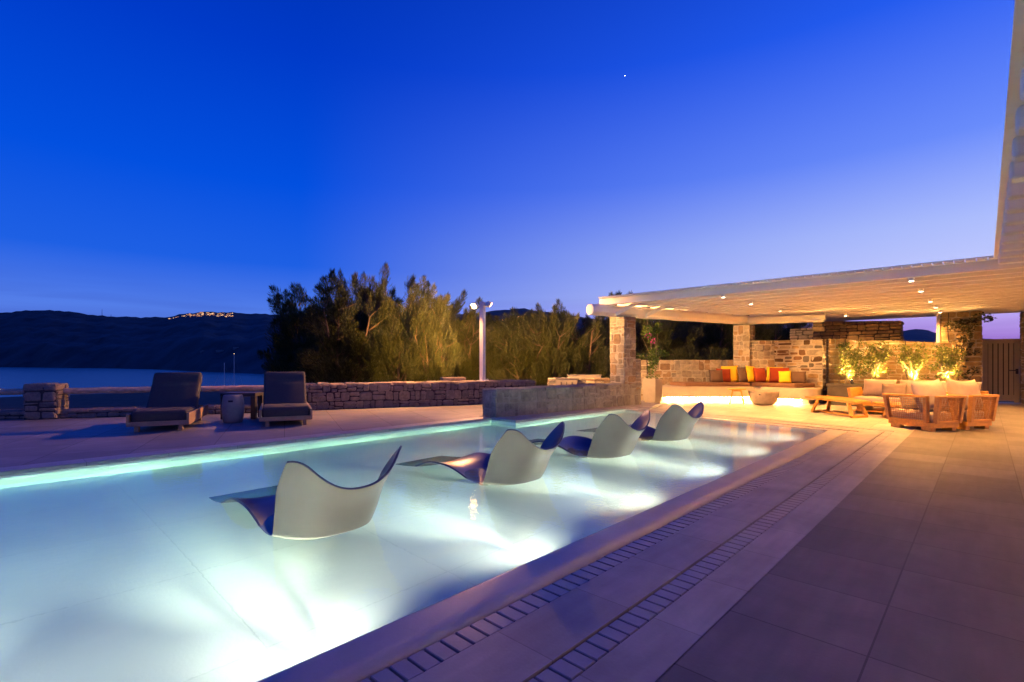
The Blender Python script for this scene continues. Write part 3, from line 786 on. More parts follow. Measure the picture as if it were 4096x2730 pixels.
# low service enclosure behind the pool wall
q0 = W((2192-2048)/1995*15.2, 15.2); q1 = W((2440-2048)/1995*15.2, 15.2)
stone_wall('service_wall', 'low stone enclosure wall behind the pool wall, lit orange', 'wall', (q0.x, q0.y), (q1.x, q1.y), .3, 0, .71, MOR, seed=440, hmin=.07, hmax=.13, wmin=.15, wmax=.35, gap=.015, out=.03, rough=1.5)
def slat_box(lab, u0, u1, d, z0, z1, slats):
    a = W((u0-2048)/1995*d, d); b_ = W((u1-2048)/1995*d, d); L = (b_-a).length
    t = thing('service_cabinet', lab, 'cabinet', (a+b_)/2, YAW)
    b = MB(); b.cbox(-L/2, L/2, 0, .4, z0, z1, .006); b.build('body', M['planter'], t)
    b = MB(); b.box(-L/2-.02, L/2+.02, -.02, .42, z1, z1+.02); b.build('lid', M['planter'], t)
    for i in range(slats):
        x = -L/2+(i+1)*L/(slats+1); b = MB(); b.box(x-.01, x+.01, -.012, .0-.001, z0, z1-.1); b.build('batten', M['gate_dark'], t)
slat_box('brown ribbed cabinet in front of the low service wall', 2223, 2310, 14.95, 0, .735, 3)
slat_box('long brown cabinet behind the low service wall, reaching towards the pillar', 2276, 2405, 16.4, 0, .79, 0)

# ================================================================== PERGOLA
t = thing('pergola', 'white timber pergola of close joists and slats over the sitting area and terrace edge', 'pergola', (0, 0, 0))
ZJ, HJ, WJ = 2.73, .16, .13
def log(a, b, h, w, c, name):
    a = Vector(a); b = Vector(b); d = (b-a).normalized(); sd = d.cross(Vector((0, 0, 1))).normalized(); up = Vector((0, 0, 1))
    bm = bmesh.new(); rings = []
    prof = [(-1, -1), (1, -1), (1, 1), (-1, 1)]
    pr = []
    for i in range(4):
        p = Vector(prof[i]); pn = Vector(prof[(i+1) % 4])
        e0 = Vector((p.x*(w/2), p.y*(h/2))); e1 = Vector((pn.x*(w/2), pn.y*(h/2))); dd = (e1-e0).normalized()
        pr += [e0+dd*c, e1-dd*c]
    nseg = 16
    for i in range(nseg+1):
        p = a+(b-a)*i/nseg; s = 1.0 if 0 < i < nseg else .93
        wob = Vector((0, 0, .006*sin(i*2.1)))
        rings.append([bm.verts.new(p+wob+sd*q.x*s+up*q.y*s) for q in pr])
    for i in range(nseg):
        for k in range(8):
            bm.faces.new([rings[i][k], rings[i][(k+1) % 8], rings[i+1][(k+1) % 8], rings[i+1][k]])
    bm.faces.new(rings[0][::-1]); bm.faces.new(rings[-1])
    mb = MB(); mb.frombm(bm); bm.free()
    return bevelled(mb.build(name, M['white_wood'], t), .012)
log((-7.40, 10.72, 2.595), (-5.63, 17.05, 2.595), .29, .32, .075, 'log_beam')
log((-5.72, 16.93, 2.575), (-3.50, 17.42, 2.575), .25, .28, .05, 'log_beam')
def beam_x(y):
    return -7.40+(y-10.72)*(1.77/6.33)-.12 if y < 17.0 else -5.6+(y-17.0)*.15
# joists: front part starts at x=.22, the rest over the log beam
ys = [11.22+.6*i for i in range(18)]
for y in ys:
    x0 = beam_x(y)-.02
    b = MB(); b.box(x0, 5.2, y-WJ/2, y+WJ/2, ZJ, ZJ+HJ)
    bevelled(b.build('joist', M['white_wood'], t), .008)
for i in range(1, 24):
    y = 11.22-.6*i
    b = MB(); b.box(.145, 5.2, y-.085, y+.085, ZJ, ZJ+HJ)
    bevelled(b.build('joist', M['white_wood'], t), .03, 3)
# slats across the joists
sl = MB(); x = -7.3
while x < 5.0:
    x1 = x+.118
    # front end of this slat
    ya = 10.98 if x < .262 else -3.2
    yb = 21.9
    # rear limit: keep over the beam line
    yl = 10.72+(x+7.40+.30)*(6.33/1.77) if x < -5.7 else (17.0+(x+5.75)/.15 if x < -5.0 else 21.9)
    yb = min(21.9, max(ya+.3, yl))
    sl.box(x, x1, ya, yb, ZJ+HJ+.001, ZJ+HJ+.022)
    x += .136
sl.build('slat_deck', M['white_wood'], t)['kind'] = 'stuff'
yy = 10.975
while yy > -3.2:
    b = MB(); b.box(.10, .262, max(-3.2, yy-1.2), yy-.006, ZJ+HJ+.001, ZJ+HJ+.03); bevelled(b.build('edge_board', M['white_wood'], t), .003); yy -= 1.2
b = MB(); b.box(-7.3, .094, 10.955, 10.978, ZJ+HJ+.023, ZJ+HJ+.036); b.build('front_trim', M['white_paint'], t)
# two diagonal braces at the log end
for s in (0, 1):
    y = 11.35+s*1.05; xb = beam_x(y)+.12
    b = MB(); b.beam((xb+.14, y+.1, 2.50), (xb+.62, y+.28, ZJ+.02), .07, .10); b.build('brace', M['white_wood'], t)
# posts / wall that carry the house side (outside the frame)
for y in (-2.5, 4.5, 11.5, 18.5):
    b = MB(); b.cbox(4.7, 5.0, y-.15, y+.15, 0, ZJ, .02); b.build('post', M['white_wood'], t)
b = MB(); b.box(4.6, 5.1, -3.0, 21.5, ZJ-.005, ZJ-.001); b.build('wall_plate', M['white_wood'], t)

# downlights
spots = []
def downlight(x, y, lab, first, power, size=1.0):
    if first is None:
        d = thing('downlight', lab, 'downlight', (x, y, ZJ), 0, 'small round downlights under the pergola joists')
        b = MB(); b.lathe([(0, -.001), (.042, -.001), (.045, -.004), (.045, -.065), (.036, -.065), (.034, -.05)], n=20); b.build('housing', M['white_paint'], d)
        b = MB(); b.lathe([(0, -.066), (.034, -.066), (.035, -.05)], n=20); b.build('lens', M['lens'], d)
    else:
        d = dup(first, (x, y, ZJ), 0, lab)
    L = bpy.data.lights.new('downlight_lamp', 'SPOT'); L.energy = power; L.color = WARM; L.spot_size = RAD(140); L.spot_blend = 1.0; L.shadow_soft_size = .04
    o = bpy.data.objects.new('downlight_lamp', L); COL.objects.link(o); o.location = (x, y, ZJ-.09)
    return d
nth = ['nearest', 'second', 'third', 'fourth', 'farthest']
d0 = None
for i, y in enumerate((11.22, 13.02, 15.42, 17.22, 19.02)):
    d = downlight(-.94, y, 'lit downlight in the row above the armchairs, %s of five' % nth[i], d0, 760); d0 = d0 or d
for i, (x, y) in enumerate(((-4.2, 11.22), (-4.2, 13.02), (-4.2, 15.42))):
    downlight(x, y, 'lit downlight in the row above the bench, %s of three' % ['nearest the front edge', 'middle', 'farthest back'][i], d0, 500)
downlight(-3.15, 18.42, 'lit downlight alone near the high brown rubble wall', d0, 420)
for i, y in enumerate((11.22, 13.02, 15.42, 17.22)):  # assumed row outside the frame, added to warm the armchair backs
    downlight(2.32, y, 'assumed lit downlight in the unseen row nearest the house, %s of four' % ['first', 'second', 'third', 'last'][i], d0, 800)
for i, y in enumerate((2.82, 6.42, 9.42)):  # assumed lamps out of view, added for the warm light on the front paving
    downlight(2.32, y, 'assumed dimmed downlight, out of view over the front terrace, %s' % ['beside the tripod', 'midway along it', 'short of the armchairs'][i], d0, (170, 280, 420)[i])

wl0 = None  # assumed wall lamps outside the frame, added to brighten the pergola ceiling
for i, y in enumerate((-2.5, 4.5, 11.5, 18.5)):
    lab = 'assumed up-facing wall lamp on the pergola post, ' + ['behind the tripod', 'beside the front terrace', 'level with the armchairs', 'near the gate'][i]
    if wl0 is None:
        wl0 = thing('assumed_wall_lamp', lab, 'wall lamp', (4.7, y, 1.9), 0, 'assumed up-facing wall lamps on the house side')
        b = MB(); b.tube([(-.07, 0, 0), (-.07, 0, .16)], .05, 16); b.box(-.03, .0, -.03, .03, .05, .11); b.build('housing', M['metal_dark'], wl0)
        b = MB(); b.tube([(-.07, 0, .1605), (-.07, 0, .164)], .042, 16); b.build('lens', M['uplens'], wl0)
    else: dup(wl0, (4.7, y, 1.9), 0, lab)
    L = bpy.data.lights.new('assumed_wall_lamp_bulb', 'SPOT'); L.energy = (150, 150, 130, 130)[i]; L.color = WARM; L.spot_size = RAD(165); L.spot_blend = .7; L.shadow_soft_size = .04
    o = bpy.data.objects.new('assumed_wall_lamp_bulb', L); COL.objects.link(o); o.location = (4.55, y, 2.1); o.rotation_euler = Vector((-.75, 0, .65)).to_track_quat('-Z', 'Y').to_euler()

# ================================================================== BENCH
def Wxy(l, d): v = W(l, d); return (v.x, v.y)
bt = thing('built_in_bench', 'pale plaster built-in corner bench glowing underneath', 'bench', (0, 0, 0))
endr = [(-3.56+.0, 16.3)]
arc = [(-3.78+.3*sin(a)*1.0, 16.45-.25*cos(a)) for a in [RAD(x) for x in (0, 22, 45, 68, 90)]]
seamx, seamy = Wxy(7.43, 15.36)
body = [Wxy(4.62, 15.36), Wxy(7.25, 15.36), Wxy(7.5, 15.42), (-4.95, 16.22)]+arc+[(-3.48, 17.06), (-5.0, 17.06), Wxy(8.0, 16.24), Wxy(4.62, 16.24)]
b = MB(); b.prism(body, .14, .48); bevelled(b.build('seat_body', M['plaster'], bt), .03, 3, 50)
plin = [Wxy(4.7, 15.62), Wxy(7.3, 15.62), Wxy(7.52, 15.68), (-4.9, 16.5), (-3.9, 16.5), (-3.75, 16.6), (-3.7, 17.05), (-5.0, 17.05), Wxy(8.0, 16.23), Wxy(4.7, 16.23)]
b = MB(); b.prism(plin, 0, .14); b.build('plinth', M['plaster'], bt)
ledp = [Vector(p) for p in (Wxy(4.75, 15.52), Wxy(7.3, 15.52), Wxy(7.53, 15.58), (-4.92, 16.40), (-3.88, 16.40))]
b = MB()
for i in range(len(ledp)-1):
    b.beam((ledp[i].x, ledp[i].y, .132), (ledp[i+1].x, ledp[i+1].y, .132), .02, .012)
b.build('led_strip', M['led'], bt)
b = MB(); b.prism([Wxy(5.37, 15.42), Wxy(7.36, 15.42), Wxy(7.75, 16.15), Wxy(5.1, 16.15)], .482, .60)
o = bevelled(b.build('seat_cushion', M['seat_brown']), .03, 3); tag(o, 'long brown seat cushion on the left run of the bench', 'cushion', 'brown bench seat cushions')
v0 = Wxy(7.40, 15.42); v1 = Wxy(7.79, 16.15)
b = MB(); b.prism([v0, (-4.9, 16.29), (-4.03, 16.27), (-3.66, 16.98), (-5.0, 16.98), v1], .483, .60)
o = bevelled(b.build('seat_cushion', M['seat_brown']), .03, 3); tag(o, 'shorter brown seat cushion on the right run of the bench', 'cushion', 'brown bench seat cushions')

# throw pillows: (u centre, width m, height m, depth, colour, tilt, yaw, label)
def throw(u, w, h, dep, mat, label, lean=-14, roll=0, yaw=0, z=.597, seed=0):
    bm = pillow_bm(w, h, .15, .05, seed=seed)
    Mx = Matrix.Rotation(RAD(yaw), 4, 'Z') @ Matrix.Rotation(RAD(lean), 4, 'X') @ Matrix.Rotation(RAD(roll), 4, 'Y')
    b = MB(); b.frombm(bm, 0, True, Mx); bm.free()
    p = W((u-2048)/1995*dep, dep, z)
    return tag(b.build('throw_pillow', mat, None, (p, YAW)), label, 'pillow', 'throw pillows on the bench')
B0 = 2800; BS = .221
def bn(x): return B0+x*BS
throw(bn(303), .43, .40, 15.62, M['p_brown'], 'brown throw pillow at the far left of the bench', seed=1)
throw(bn(432), .46, .44, 15.78, M['p_red'], 'rust throw pillow half behind the leftmost brown one', roll=3, seed=2)
throw(bn(572), .55, .53, 15.86, M['p_yellow'], 'widest yellow throw pillow, behind the left rust one', roll=-2, seed=3)
throw(bn(812), .40, .49, 15.74, M['p_brown'], 'brown throw pillow between the two left yellow ones', yaw=10, seed=4)
throw(bn(955), .42, .53, 15.70, M['p_yellow'], 'yellow throw pillow standing beside the rust one at the corner', roll=5, yaw=25, seed=5)
throw(bn(1110), .42, .47, 15.62, M['p_red'], 'rust throw pillow in the bench corner right of the yellow ones', yaw=10, seed=6)
throw(bn(1235), .34, .50, 15.72, M['p_brown'], 'dark brown throw pillow tucked deep into the bench corner', yaw=-20, seed=7)
throw(bn(1430), .55, .48, 15.30, M['p_red'], 'wide rust throw pillow against the tall stone wall', yaw=-32, seed=8)
throw(bn(1340), .46, .50, 15.46, M['p_yellow'], 'yellow throw pillow hidden behind the wide rust one', yaw=-35, seed=9)
throw(bn(1540), .34, .38, 15.06, M['p_yellow'], 'small yellow throw pillow in front of the wide rust one', yaw=-38, roll=-4, seed=10)
throw(bn(1755), .46, .37, 14.95, M['p_brown'], 'brown throw pillow at the far right of the bench', yaw=-36, seed=11)

# stool table
t = thing('stool_table', 'round teak stool table with four splayed legs by the bench', 'stool', (-5.28, 15.15, 0), .3)
b = MB(); b.lathe([(0, .42), (.24, .42), (.262, .43), (.265, .445), (.262, .46), (0, .462)], n=36); b.build('table_top', M['teak'], t)
b = MB(); b.lathe([(.0, .385), (.14, .385), (.14, .419), (0, .419)], n=24); b.build('apron', M['teak'], t)
for k in range(4):
    a = pi/4+k*pi/2
    b = MB(); b.tube([(.27*cos(a), .27*sin(a), 0), (.15*cos(a), .15*sin(a), .42)], [.014, .022], 10); b.build('leg', M['teak'], t)
# fire bowl
t = thing('fire_bowl', 'half-round concrete fire bowl with a small slot beside the teak stool', 'fire bowl', (-4.63, 15.42, 0), 0)
prof = [(0, .0), (.16, .0)]+[(.16+.24*sin(a)**.8*1.0, .40*(1-cos(a))) for a in [RAD(x) for x in range(8, 91, 9)]]+[(.385, .405), (.37, .39), (.30, .33), (0, .31)]
b = MB(); b.lathe(prof, n=48); b.build('bowl', M['concrete_warm'], t)
b = MB(); b.cbox(-.04, .04, -.008, .012, .30, .335, .006)
hs = b.build('vent_slot', M['gate_dark'], t); hs.rotation_euler = (0, 0, YAW-.62); vv = W(-.245, -.30, 0); hs.location = vv

# ================================================================== PLANTS
def leaves(mb, c, n, rad, size, aspect=.5, mi=0, r=rnd, up=.3, shell=.35):
    """leaf-sized rhombs spread through an ellipsoid"""
    rx, ry, rz = rad; c = Vector(c)
    for _ in range(n):
        d = Vector((r.gauss(0, 1), r.gauss(0, 1), r.gauss(0, 1))).normalized()
        k = r.random()**shell
        p = c+Vector((d.x*rx*k, d.y*ry*k, d.z*rz*k))
        ax = (d*.6+Vector((r.uniform(-1, 1), r.uniform(-1, 1), r.uniform(-.6, 1)*up*2))).normalized()
        sd = ax.cross(Vector((r.uniform(-1, 1), r.uniform(-1, 1), r.uniform(-1, 1)))).normalized()
        s = size*r.uniform(.6, 1.3); nn = ax.cross(sd)
        mb.add([p, p+ax*s*.5+sd*s*aspect*.5+nn*s*.08, p+ax*s, p+ax*s*.5-sd*s*aspect*.5+nn*s*.08], [(0, 1, 2, 3)], mi)
# planter with climber
t = thing('planter', 'tall square tapered concrete planter holding the climber beside the stone pillar', 'planter', (-7.12, 13.53, 0), 0)
pf = [(.165, 0), (.175, .03), (.2, .2), (.213, .4), (.215, .55), (.205, .75), (.17, .75), (.17, .68)]
b = MB(); vs = []
for hw, z in pf: vs += [(-hw, -hw, z), (hw, -hw, z), (hw, hw, z), (-hw, hw, z)]
b.add(vs, [(i*4+k, i*4+(k+1) % 4, i*4+4+(k+1) % 4, i*4+4+k) for i in range(len(pf)-1) for k in range(4)]+[(28, 29, 30, 31)])
bevelled(b.build('pot', M['planter'], t), .012, 2, 60)
b = MB(); b.box(-.168, .168, -.168, .168, .60, .70); b.build('soil', M['soil'], t)
t = thing('climbing_plant', 'tall bougainvillea with few magenta flowers growing up from the square planter', 'plant', (-7.12, 13.53, .70))
def pl2w(x, y, dd=0):        # stem and leaf spots read off the real plant, in metres beside / above the pot
    return Vector((RX[0]*(x-795)*.00207+AX[0]*dd, RX[1]*(x-795)*.00207+AX[1]*dd, (1145-y)*.00212))
st = MB()
for pts in ([(770, 1145), (782, 1040), (790, 900), (775, 700), (770, 560), (745, 420), (715, 290), (770, 130)], [(830, 1145), (825, 1000), (838, 820), (850, 640), (875, 480), (900, 400)], [(800, 1100), (765, 1060), (795, 960), (760, 780), (640, 545)], [(850, 800), (930, 760), (1000, 770)], [(760, 800), (680, 810), (590, 800)]):
    st.tube([pl2w(x, y, rnd.uniform(-.06, .06)) for x, y in pts], [.011*(1-.5*i/len(pts)) for i in range(len(pts))], 6)
st.build('stem', M['bark_pale'], t)
lf = MB(); fl = MB()
for x, y, rx, rz, n_ in ((770, 150, 55, 55, 130), (700, 190, 60, 40, 80), (610, 205, 60, 35, 90), (565, 255, 25, 25, 25), (790, 275, 55, 35, 90), (700, 260, 45, 40, 60), (730, 450, 75, 60, 190), (700, 500, 55, 30, 60), (880, 410, 60, 70, 170), (850, 460, 45, 40, 70), (790, 520, 40, 60, 70), (765, 590, 35, 40, 50), (800, 760, 60, 70, 170), (870, 700, 25, 40, 40), (930, 770, 65, 40, 110), (990, 785, 30, 20, 30), (690, 815, 60, 20, 40), (600, 800, 40, 18, 25), (810, 880, 80, 80, 260), (780, 990, 60, 50, 120), (770, 1090, 40, 35, 40), (865, 1110, 35, 30, 30)):
    leaves(lf, pl2w(x, y), n_, (rx*.00207*.85, .13, rz*.00212), .075, .55)
for x, y in ((685, 150), (630, 235), (720, 560), (805, 590), (780, 630), (690, 515), (655, 205), (750, 510)):
    leaves(fl, pl2w(x, y, -.1), 9, (.03, .03, .03), .05, .8)
lf.build('foliage', M['climber'], t); fl.build('flowers', M['flower'], t)

# trough with the four uplit bushes
t = thing('planter_trough', 'long dark grey planter trough below the uplit bushes', 'planter trough', (0, 0, 0))
b = MB(); b.box(-3.3, -.35, 16.72, 16.78, 0, .54); b.box(-3.3, -3.24, 16.78, 17.35, 0, .54); b.box(-.41, -.35, 16.78, 17.35, 0, .54); b.box(-3.24, -.41, 17.29, 17.35, 0, .54)
b.build('body', M['trough'], t)
b = MB(); b.box(-3.33, -.32, 16.69, 16.80, .54, .61); b.box(-3.33, -3.22, 16.80, 17.38, .54, .61); b.box(-.43, -.32, 16.80, 17.38, .54, .61); b.box(-3.22, -.43, 17.27, 17.38, .54, .61)
bevelled(b.build('rim', M['trough'], t), .01)
b = MB(); b.box(-3.24, -.41, 16.78, 17.29, .3, .56); b.build('soil', M['soil'], t)
def bush(x, y, hgt, w, label, seed, trunks):
    r = random.Random(seed)
    t = thing('bush', label, 'bush', (x, y, .555), 0, 'uplit bushes in the trough')
    st = MB(); lf = MB(); tips = []
    for k in range(trunks):
        a = r.uniform(0, 6.28); tx = r.uniform(.04, .12)
        p0 = Vector((0, 0, 0)); p1 = Vector((cos(a)*tx, sin(a)*tx*.6, hgt*.34)); p2 = Vector((cos(a)*w*.35, sin(a)*.12, hgt*.6))
        st.tube([p0, p1, p2], [.022, .017, .011], 7); tips.append(p2)
        for q in range(5):
            b2 = r.uniform(0, 6.28); e = p1.lerp(p2, r.uniform(.2, 1)); f = e+Vector((cos(b2)*w*.3, sin(b2)*.16, r.uniform(.1, .4)*hgt))
            st.tube([e, e.lerp(f, .5)+Vector((0, 0, .03)), f], [.008, .006, .003], 5); tips.append(f); tips.append(e.lerp(f, .6))
    for p in tips:
        leaves(lf, p, 26, (.13, .11, .11), .055, .5, r=r, shell=.5)
    for _ in range(int(22*w/.45)):
        a = r.uniform(0, 6.28); k = r.random()**.5
        c = Vector((cos(a)*w*.5*k, sin(a)*.22*k, hgt*r.uniform(.2, 1.0)))
        leaves(lf, c, 30, (.12, .11, .09), .06, .55, r=r, shell=.5)
    st.build('stem', M['bark_pale'], t); lf.build('foliage', M['bush'], t)
bush(-2.93, 17.05, 1.18, .62, 'uplit bush at the left end of the trough, on one pale stem', 21, 2)
bush(-2.33, 17.05, 1.25, .80, 'widest uplit bush with forked pale stems, second from the left', 22, 3)
bush(-1.42, 17.05, 1.18, .62, 'brightest uplit bush behind the sofa, second from the right', 23, 3)
bush(-.78, 17.05, 1.05, .58, 'uplit bush nearest the wide brown pillar', 24, 3)
def uplight(x, y, aim, label, power, first=None):
    d = thing('uplight', label, 'garden spotlight', (x, y, .555), 0, 'small garden uplights in the trough')
    aim = Vector(aim).normalized()
    b = MB(); b.tube([(0, 0, .0), (0, 0, .06)], .01, 8); b.build('stake', M['metal_dark'], d)
    b = MB(); b.tube([Vector((0, 0, .06)), Vector((0, 0, .06))+aim*.12], .042, 14); b.build('housing', M['metal_dark'], d)
    b = MB(); b.tube([Vector((0, 0, .06))+aim*.1201, Vector((0, 0, .06))+aim*.124], .036, 14); b.build('lens', M['uplens'], d)
    L = bpy.data.lights.new('uplight_lamp', 'SPOT'); L.energy = power; L.color = (1, .54, .15); L.spot_size = RAD(95); L.spot_blend = .8; L.shadow_soft_size = .03
    o = bpy.data.objects.new('uplight_lamp', L); COL.objects.link(o)
    o.location = Vector((x, y, .615))+aim*.15; o.rotation_euler = aim.to_track_quat('-Z', 'Y').to_euler()
uplight(-2.72, 16.90, (-.35, .35, 1), 'black uplight between the two left bushes', 700)
uplight(-2.02, 16.90, (-.3, .3, 1), 'lit uplight right of the forked bush', 700)
uplight(-1.30, 16.88, (-.15, .3, 1), 'lit uplight half hidden behind the sofa back', 850)
uplight(-.62, 16.88, (-.25, .3, 1), 'lit uplight nearest the wide brown pillar', 540)
# dark climber on the right pillar
t = thing('dark_climber', 'dark unlit climber leaning on stakes against the wide brown pillar', 'plant', (-.52, 19.1, 0))
b = MB(); b.lathe([(0, 0), (.22, 0), (.3, .5), (.32, .72), (.28, .72), (.26, .6), (0, .58)], n=28); b.build('pot', M['trough'], t)
b = MB(); b.tube([(-.1, 0, .6), (.05, .1, 1.2), (.22, .35, 2.25)], .012, 6); b.tube([(.0, 0, .6), (.08, .15, 1.5)], .008, 6); b.build('stake', M['bark_pale'], t)
lf = MB()
for x, z, rx, rz, n_ in ((.45, 2.5, .2, .1, 90), (.62, 2.45, .12, .07, 40), (.2, 2.35, .25, .12, 130), (-.12, 2.3, .22, .12, 110), (.12, 2.05, .18, .22, 130), (.1, 1.75, .16, .2, 90), (.05, 1.5, .14, .14, 60), (.25, 1.5, .14, .06, 20), (.1, 1.2, .1, .12, 30), (.1, .85, .22, .14, 60), (.3, 1.0, .1, .1, 20)):
    leaves(lf, (x, .3, z), n_, (rx, .18, rz), .085, .6)
lf.build('foliage', M['darkplant'], t)
# irrigation hoses on the wall
def hose(pts, lab):
    b = MB(); b.tube(pts, .012, 6); tag(b.build('irrigation_hose', M['hose']), lab, 'hose', 'thin irrigation hoses on the walls')
def gw(x, off=.235): return 17.62+(x+3.5)*(1.23/2.75)-off
hose([(-3.02, gw(-3.02), 1.93), (-3.02, gw(-3.02), 1.2), (-3.02, gw(-3.02), .62)], 'thin black hose down the wall behind the leftmost bush')
hose([(-2.38, gw(-2.38), 1.35), (-2.37, gw(-2.37), .95), (-2.39, gw(-2.39), .62)], 'thin black hose behind the forked bush')
hose([(-1.66, gw(-1.66), 1.86), (-1.68, gw(-1.68), 1.15), (-1.63, gw(-1.63), .8), (-1.55, gw(-1.55), .62)], 'thin black hose curving down left of the brightest bush')
hose([(-.78, 19.61, 2.7), (-.8, 19.61, 2.2), (-.78, 19.61, 1.85), (-.62, 19.61, 1.83), (-.6, 19.61, 1.5)], 'kinked black hose on the wide brown pillar')
hose([(-7.05, 13.07, 1.34), (-7.04, 13.06, 1.1), (-7.05, 13.08, .76)], 'thin dark hose hanging on the wall behind the square planter')

# ================================================================== GATE
t = thing('gate', 'grey-brown boarded gate with dark vertical gaps and a lever handle', 'gate', (.36, 21.15, 0))
b = MB(); b.box(-.42, -.30, -.03, .03, .02, 1.93); b.box(.27, .39, -.03, .03, .02, 1.93); b.box(-.30, .27, -.03, .03, 1.80, 1.93); b.box(-.30, .27, -.03, .03, .06, .24)
bevelled(b.build('gate_frame', M['gate'], t), .005)
w5 = .57/5
for k in range(5):
    x0 = -.30+k*w5; b = MB(); b.box(x0+.012, x0+w5-.012, -.018, .012, .24, 1.80); b.build('board', M['gate'], t)
b = MB(); b.box(-.30, .27, .014, .02, .24, 1.80); b.build('backing', M['gate_dark'], t)
b = MB(); b.tube([(.33, -.03, .98), (.33, -.08, .98), (.16, -.085, .985)], .014, 8); b.box(.30, .36, -.036, -.03, .88, 1.03); b.build('handle', M['metal_dark'], t)

# ================================================================== LOUNGE FURNITURE
# coffee table of plank top and trestle feet
def coffee(label, top, z, loc, feet):
    t = thing('coffee_table', label, 'coffee table', (loc[0], loc[1], 0))
    P = [(x-loc[0], y-loc[1]) for x, y in top]
    b = MB(); b.prism(P, z-.045, z); bevelled(b.build('table_top', M['teak'], t), .006)
    F = [Vector((x-loc[0], y-loc[1], 0)) for x, y in feet]     # near-left, near-right, far-right, far-left
    c = (F[0]+F[1]+F[2]+F[3])/4
    for i, f in enumerate(F):
        top_ = f+(c-f)*.22+Vector((0, 0, z-.045))
        b = MB(); b.beam(f+Vector((0, 0, .03)), top_, .07, .05); b.build('leg', M['teak'], t)
    for i, j in ((0, 3), (1, 2)):
        b = MB(); b.beam(F[i]+Vector((0, 0, .025)), F[j]+Vector((0, 0, .025)), .07, .05); b.build('foot_rail', M['teak'], t)
    b = MB(); b.beam((F[0]+F[3])/2+Vector((0, 0, .026)), (F[1]+F[2])/2+Vector((0, 0, .026)), .07, .045); b.build('stretcher', M['teak'], t)
coffee('long teak coffee table on slanted trestle legs in front of the sofa', [(-3.33, 14.35), (-2.08, 13.14), (-1.86, 13.66), (-2.5, 14.72), (-3.0, 15.02)], .365, (-2.6, 14.0), [(-3.08, 13.98), (-2.14, 13.16), (-1.92, 13.55), (-2.86, 14.5)])
coffee('second teak coffee table half hidden behind the woven armchair', [(-1.84, 13.7), (-1.0, 12.85), (-.72, 13.25), (-1.55, 14.1)], .345, (-1.3, 13.45), [(-1.62, 13.68), (-1.05, 13.08), (-.9, 13.3), (-1.45, 13.9)])

def cushion_part(parent, name, bm, mat, Mx):
    b = MB(); b.frombm(bm, 0, True, Mx); bm.free(); return b.build(name, mat, parent)
def loose(bm, mat, Mx, loc, rz, label, group):
    b = MB(); b.frombm(bm, 0, True, Mx); bm.free()
    return tag(b.build('cushion', mat, None, (loc, rz)), label, 'cushion', group)
# sofa: local x along its length, front towards -y
SO = Vector((-1.15, 14.75, 0)); SR = RAD(-8)
t = thing('sofa', 'long low teak sofa with wooden side panel in front of the trough', 'sofa', SO, SR)
b = MB(); b.box(-1.15, 1.15, -.47, .45, .20, .27); b.box(-1.15, 1.15, -.47, .45, .06, .085)
bevelled(b.build('frame', M['teak'], t), .006)
for x in (-1.0, 0, 1.0):
    b = MB(); b.box(x-.06, x+.06, -.40, .40, 0, .2); b.build('leg', M['teak'], t)
b = MB(); b.hexa([(-1.20, -.42, .27), (-1.13, -.42, .27), (-1.13, .45, .27), (-1.20, .45, .27), (-1.28, -.36, .60), (-1.21, -.36, .60), (-1.21, .47, .60), (-1.28, .47, .60)]); bevelled(b.build('side_panel', M['teak'], t), .008)
b = MB(); b.hexa([(-1.13, .38, .27), (1.15, .38, .27), (1.15, .45, .27), (-1.13, .45, .27), (-1.13, .46, .60), (1.15, .46, .60), (1.15, .53, .60), (-1.13, .53, .60)]); bevelled(b.build('back_panel', M['teak'], t), .008)
cushion_part(t, 'seat_cushion', rbox_bm(-1.12, 1.14, -.46, .38, .272, .40, .04, 3), M['linen'], Matrix())
def on_sofa(x, y, z): return SO+Matrix.Rotation(SR, 3, 'Z') @ Vector((x, y, z))
for i, (x, w, h, lab) in enumerate(((-.78, .68, .44, 'large pale back cushion at the left end of the sofa'), (-.02, .74, .44, 'large pale back cushion in the middle of the sofa'), (.72, .70, .43, 'large pale back cushion at the right end of the sofa'))):
    loose(pillow_bm(w, h, .22, .05, seed=40+i), M['linen'], Matrix.Rotation(RAD(-20), 4, 'X'), on_sofa(x, .17, .40), SR, lab, 'pale cushions on the sofa')
loose(pillow_bm(.50, .36, .16, .06, seed=44), M['linen_dk'], Matrix.Rotation(RAD(-24), 4, 'X') @ Matrix.Rotation(RAD(-3), 4, 'Y'), on_sofa(-.42, -.03, .40), SR, 'smaller tan cushion with frilled edge, left on the sofa', 'tan cushions on the sofa')
loose(pillow_bm(.42, .36, .15, .06, seed=45), M['linen_dk'], Matrix.Rotation(RAD(-24), 4, 'X') @ Matrix.Rotation(RAD(4), 4, 'Y'), on_sofa(.14, -.0, .40), SR, 'smaller dark tan cushion in the middle of the sofa', 'tan cushions on the sofa')

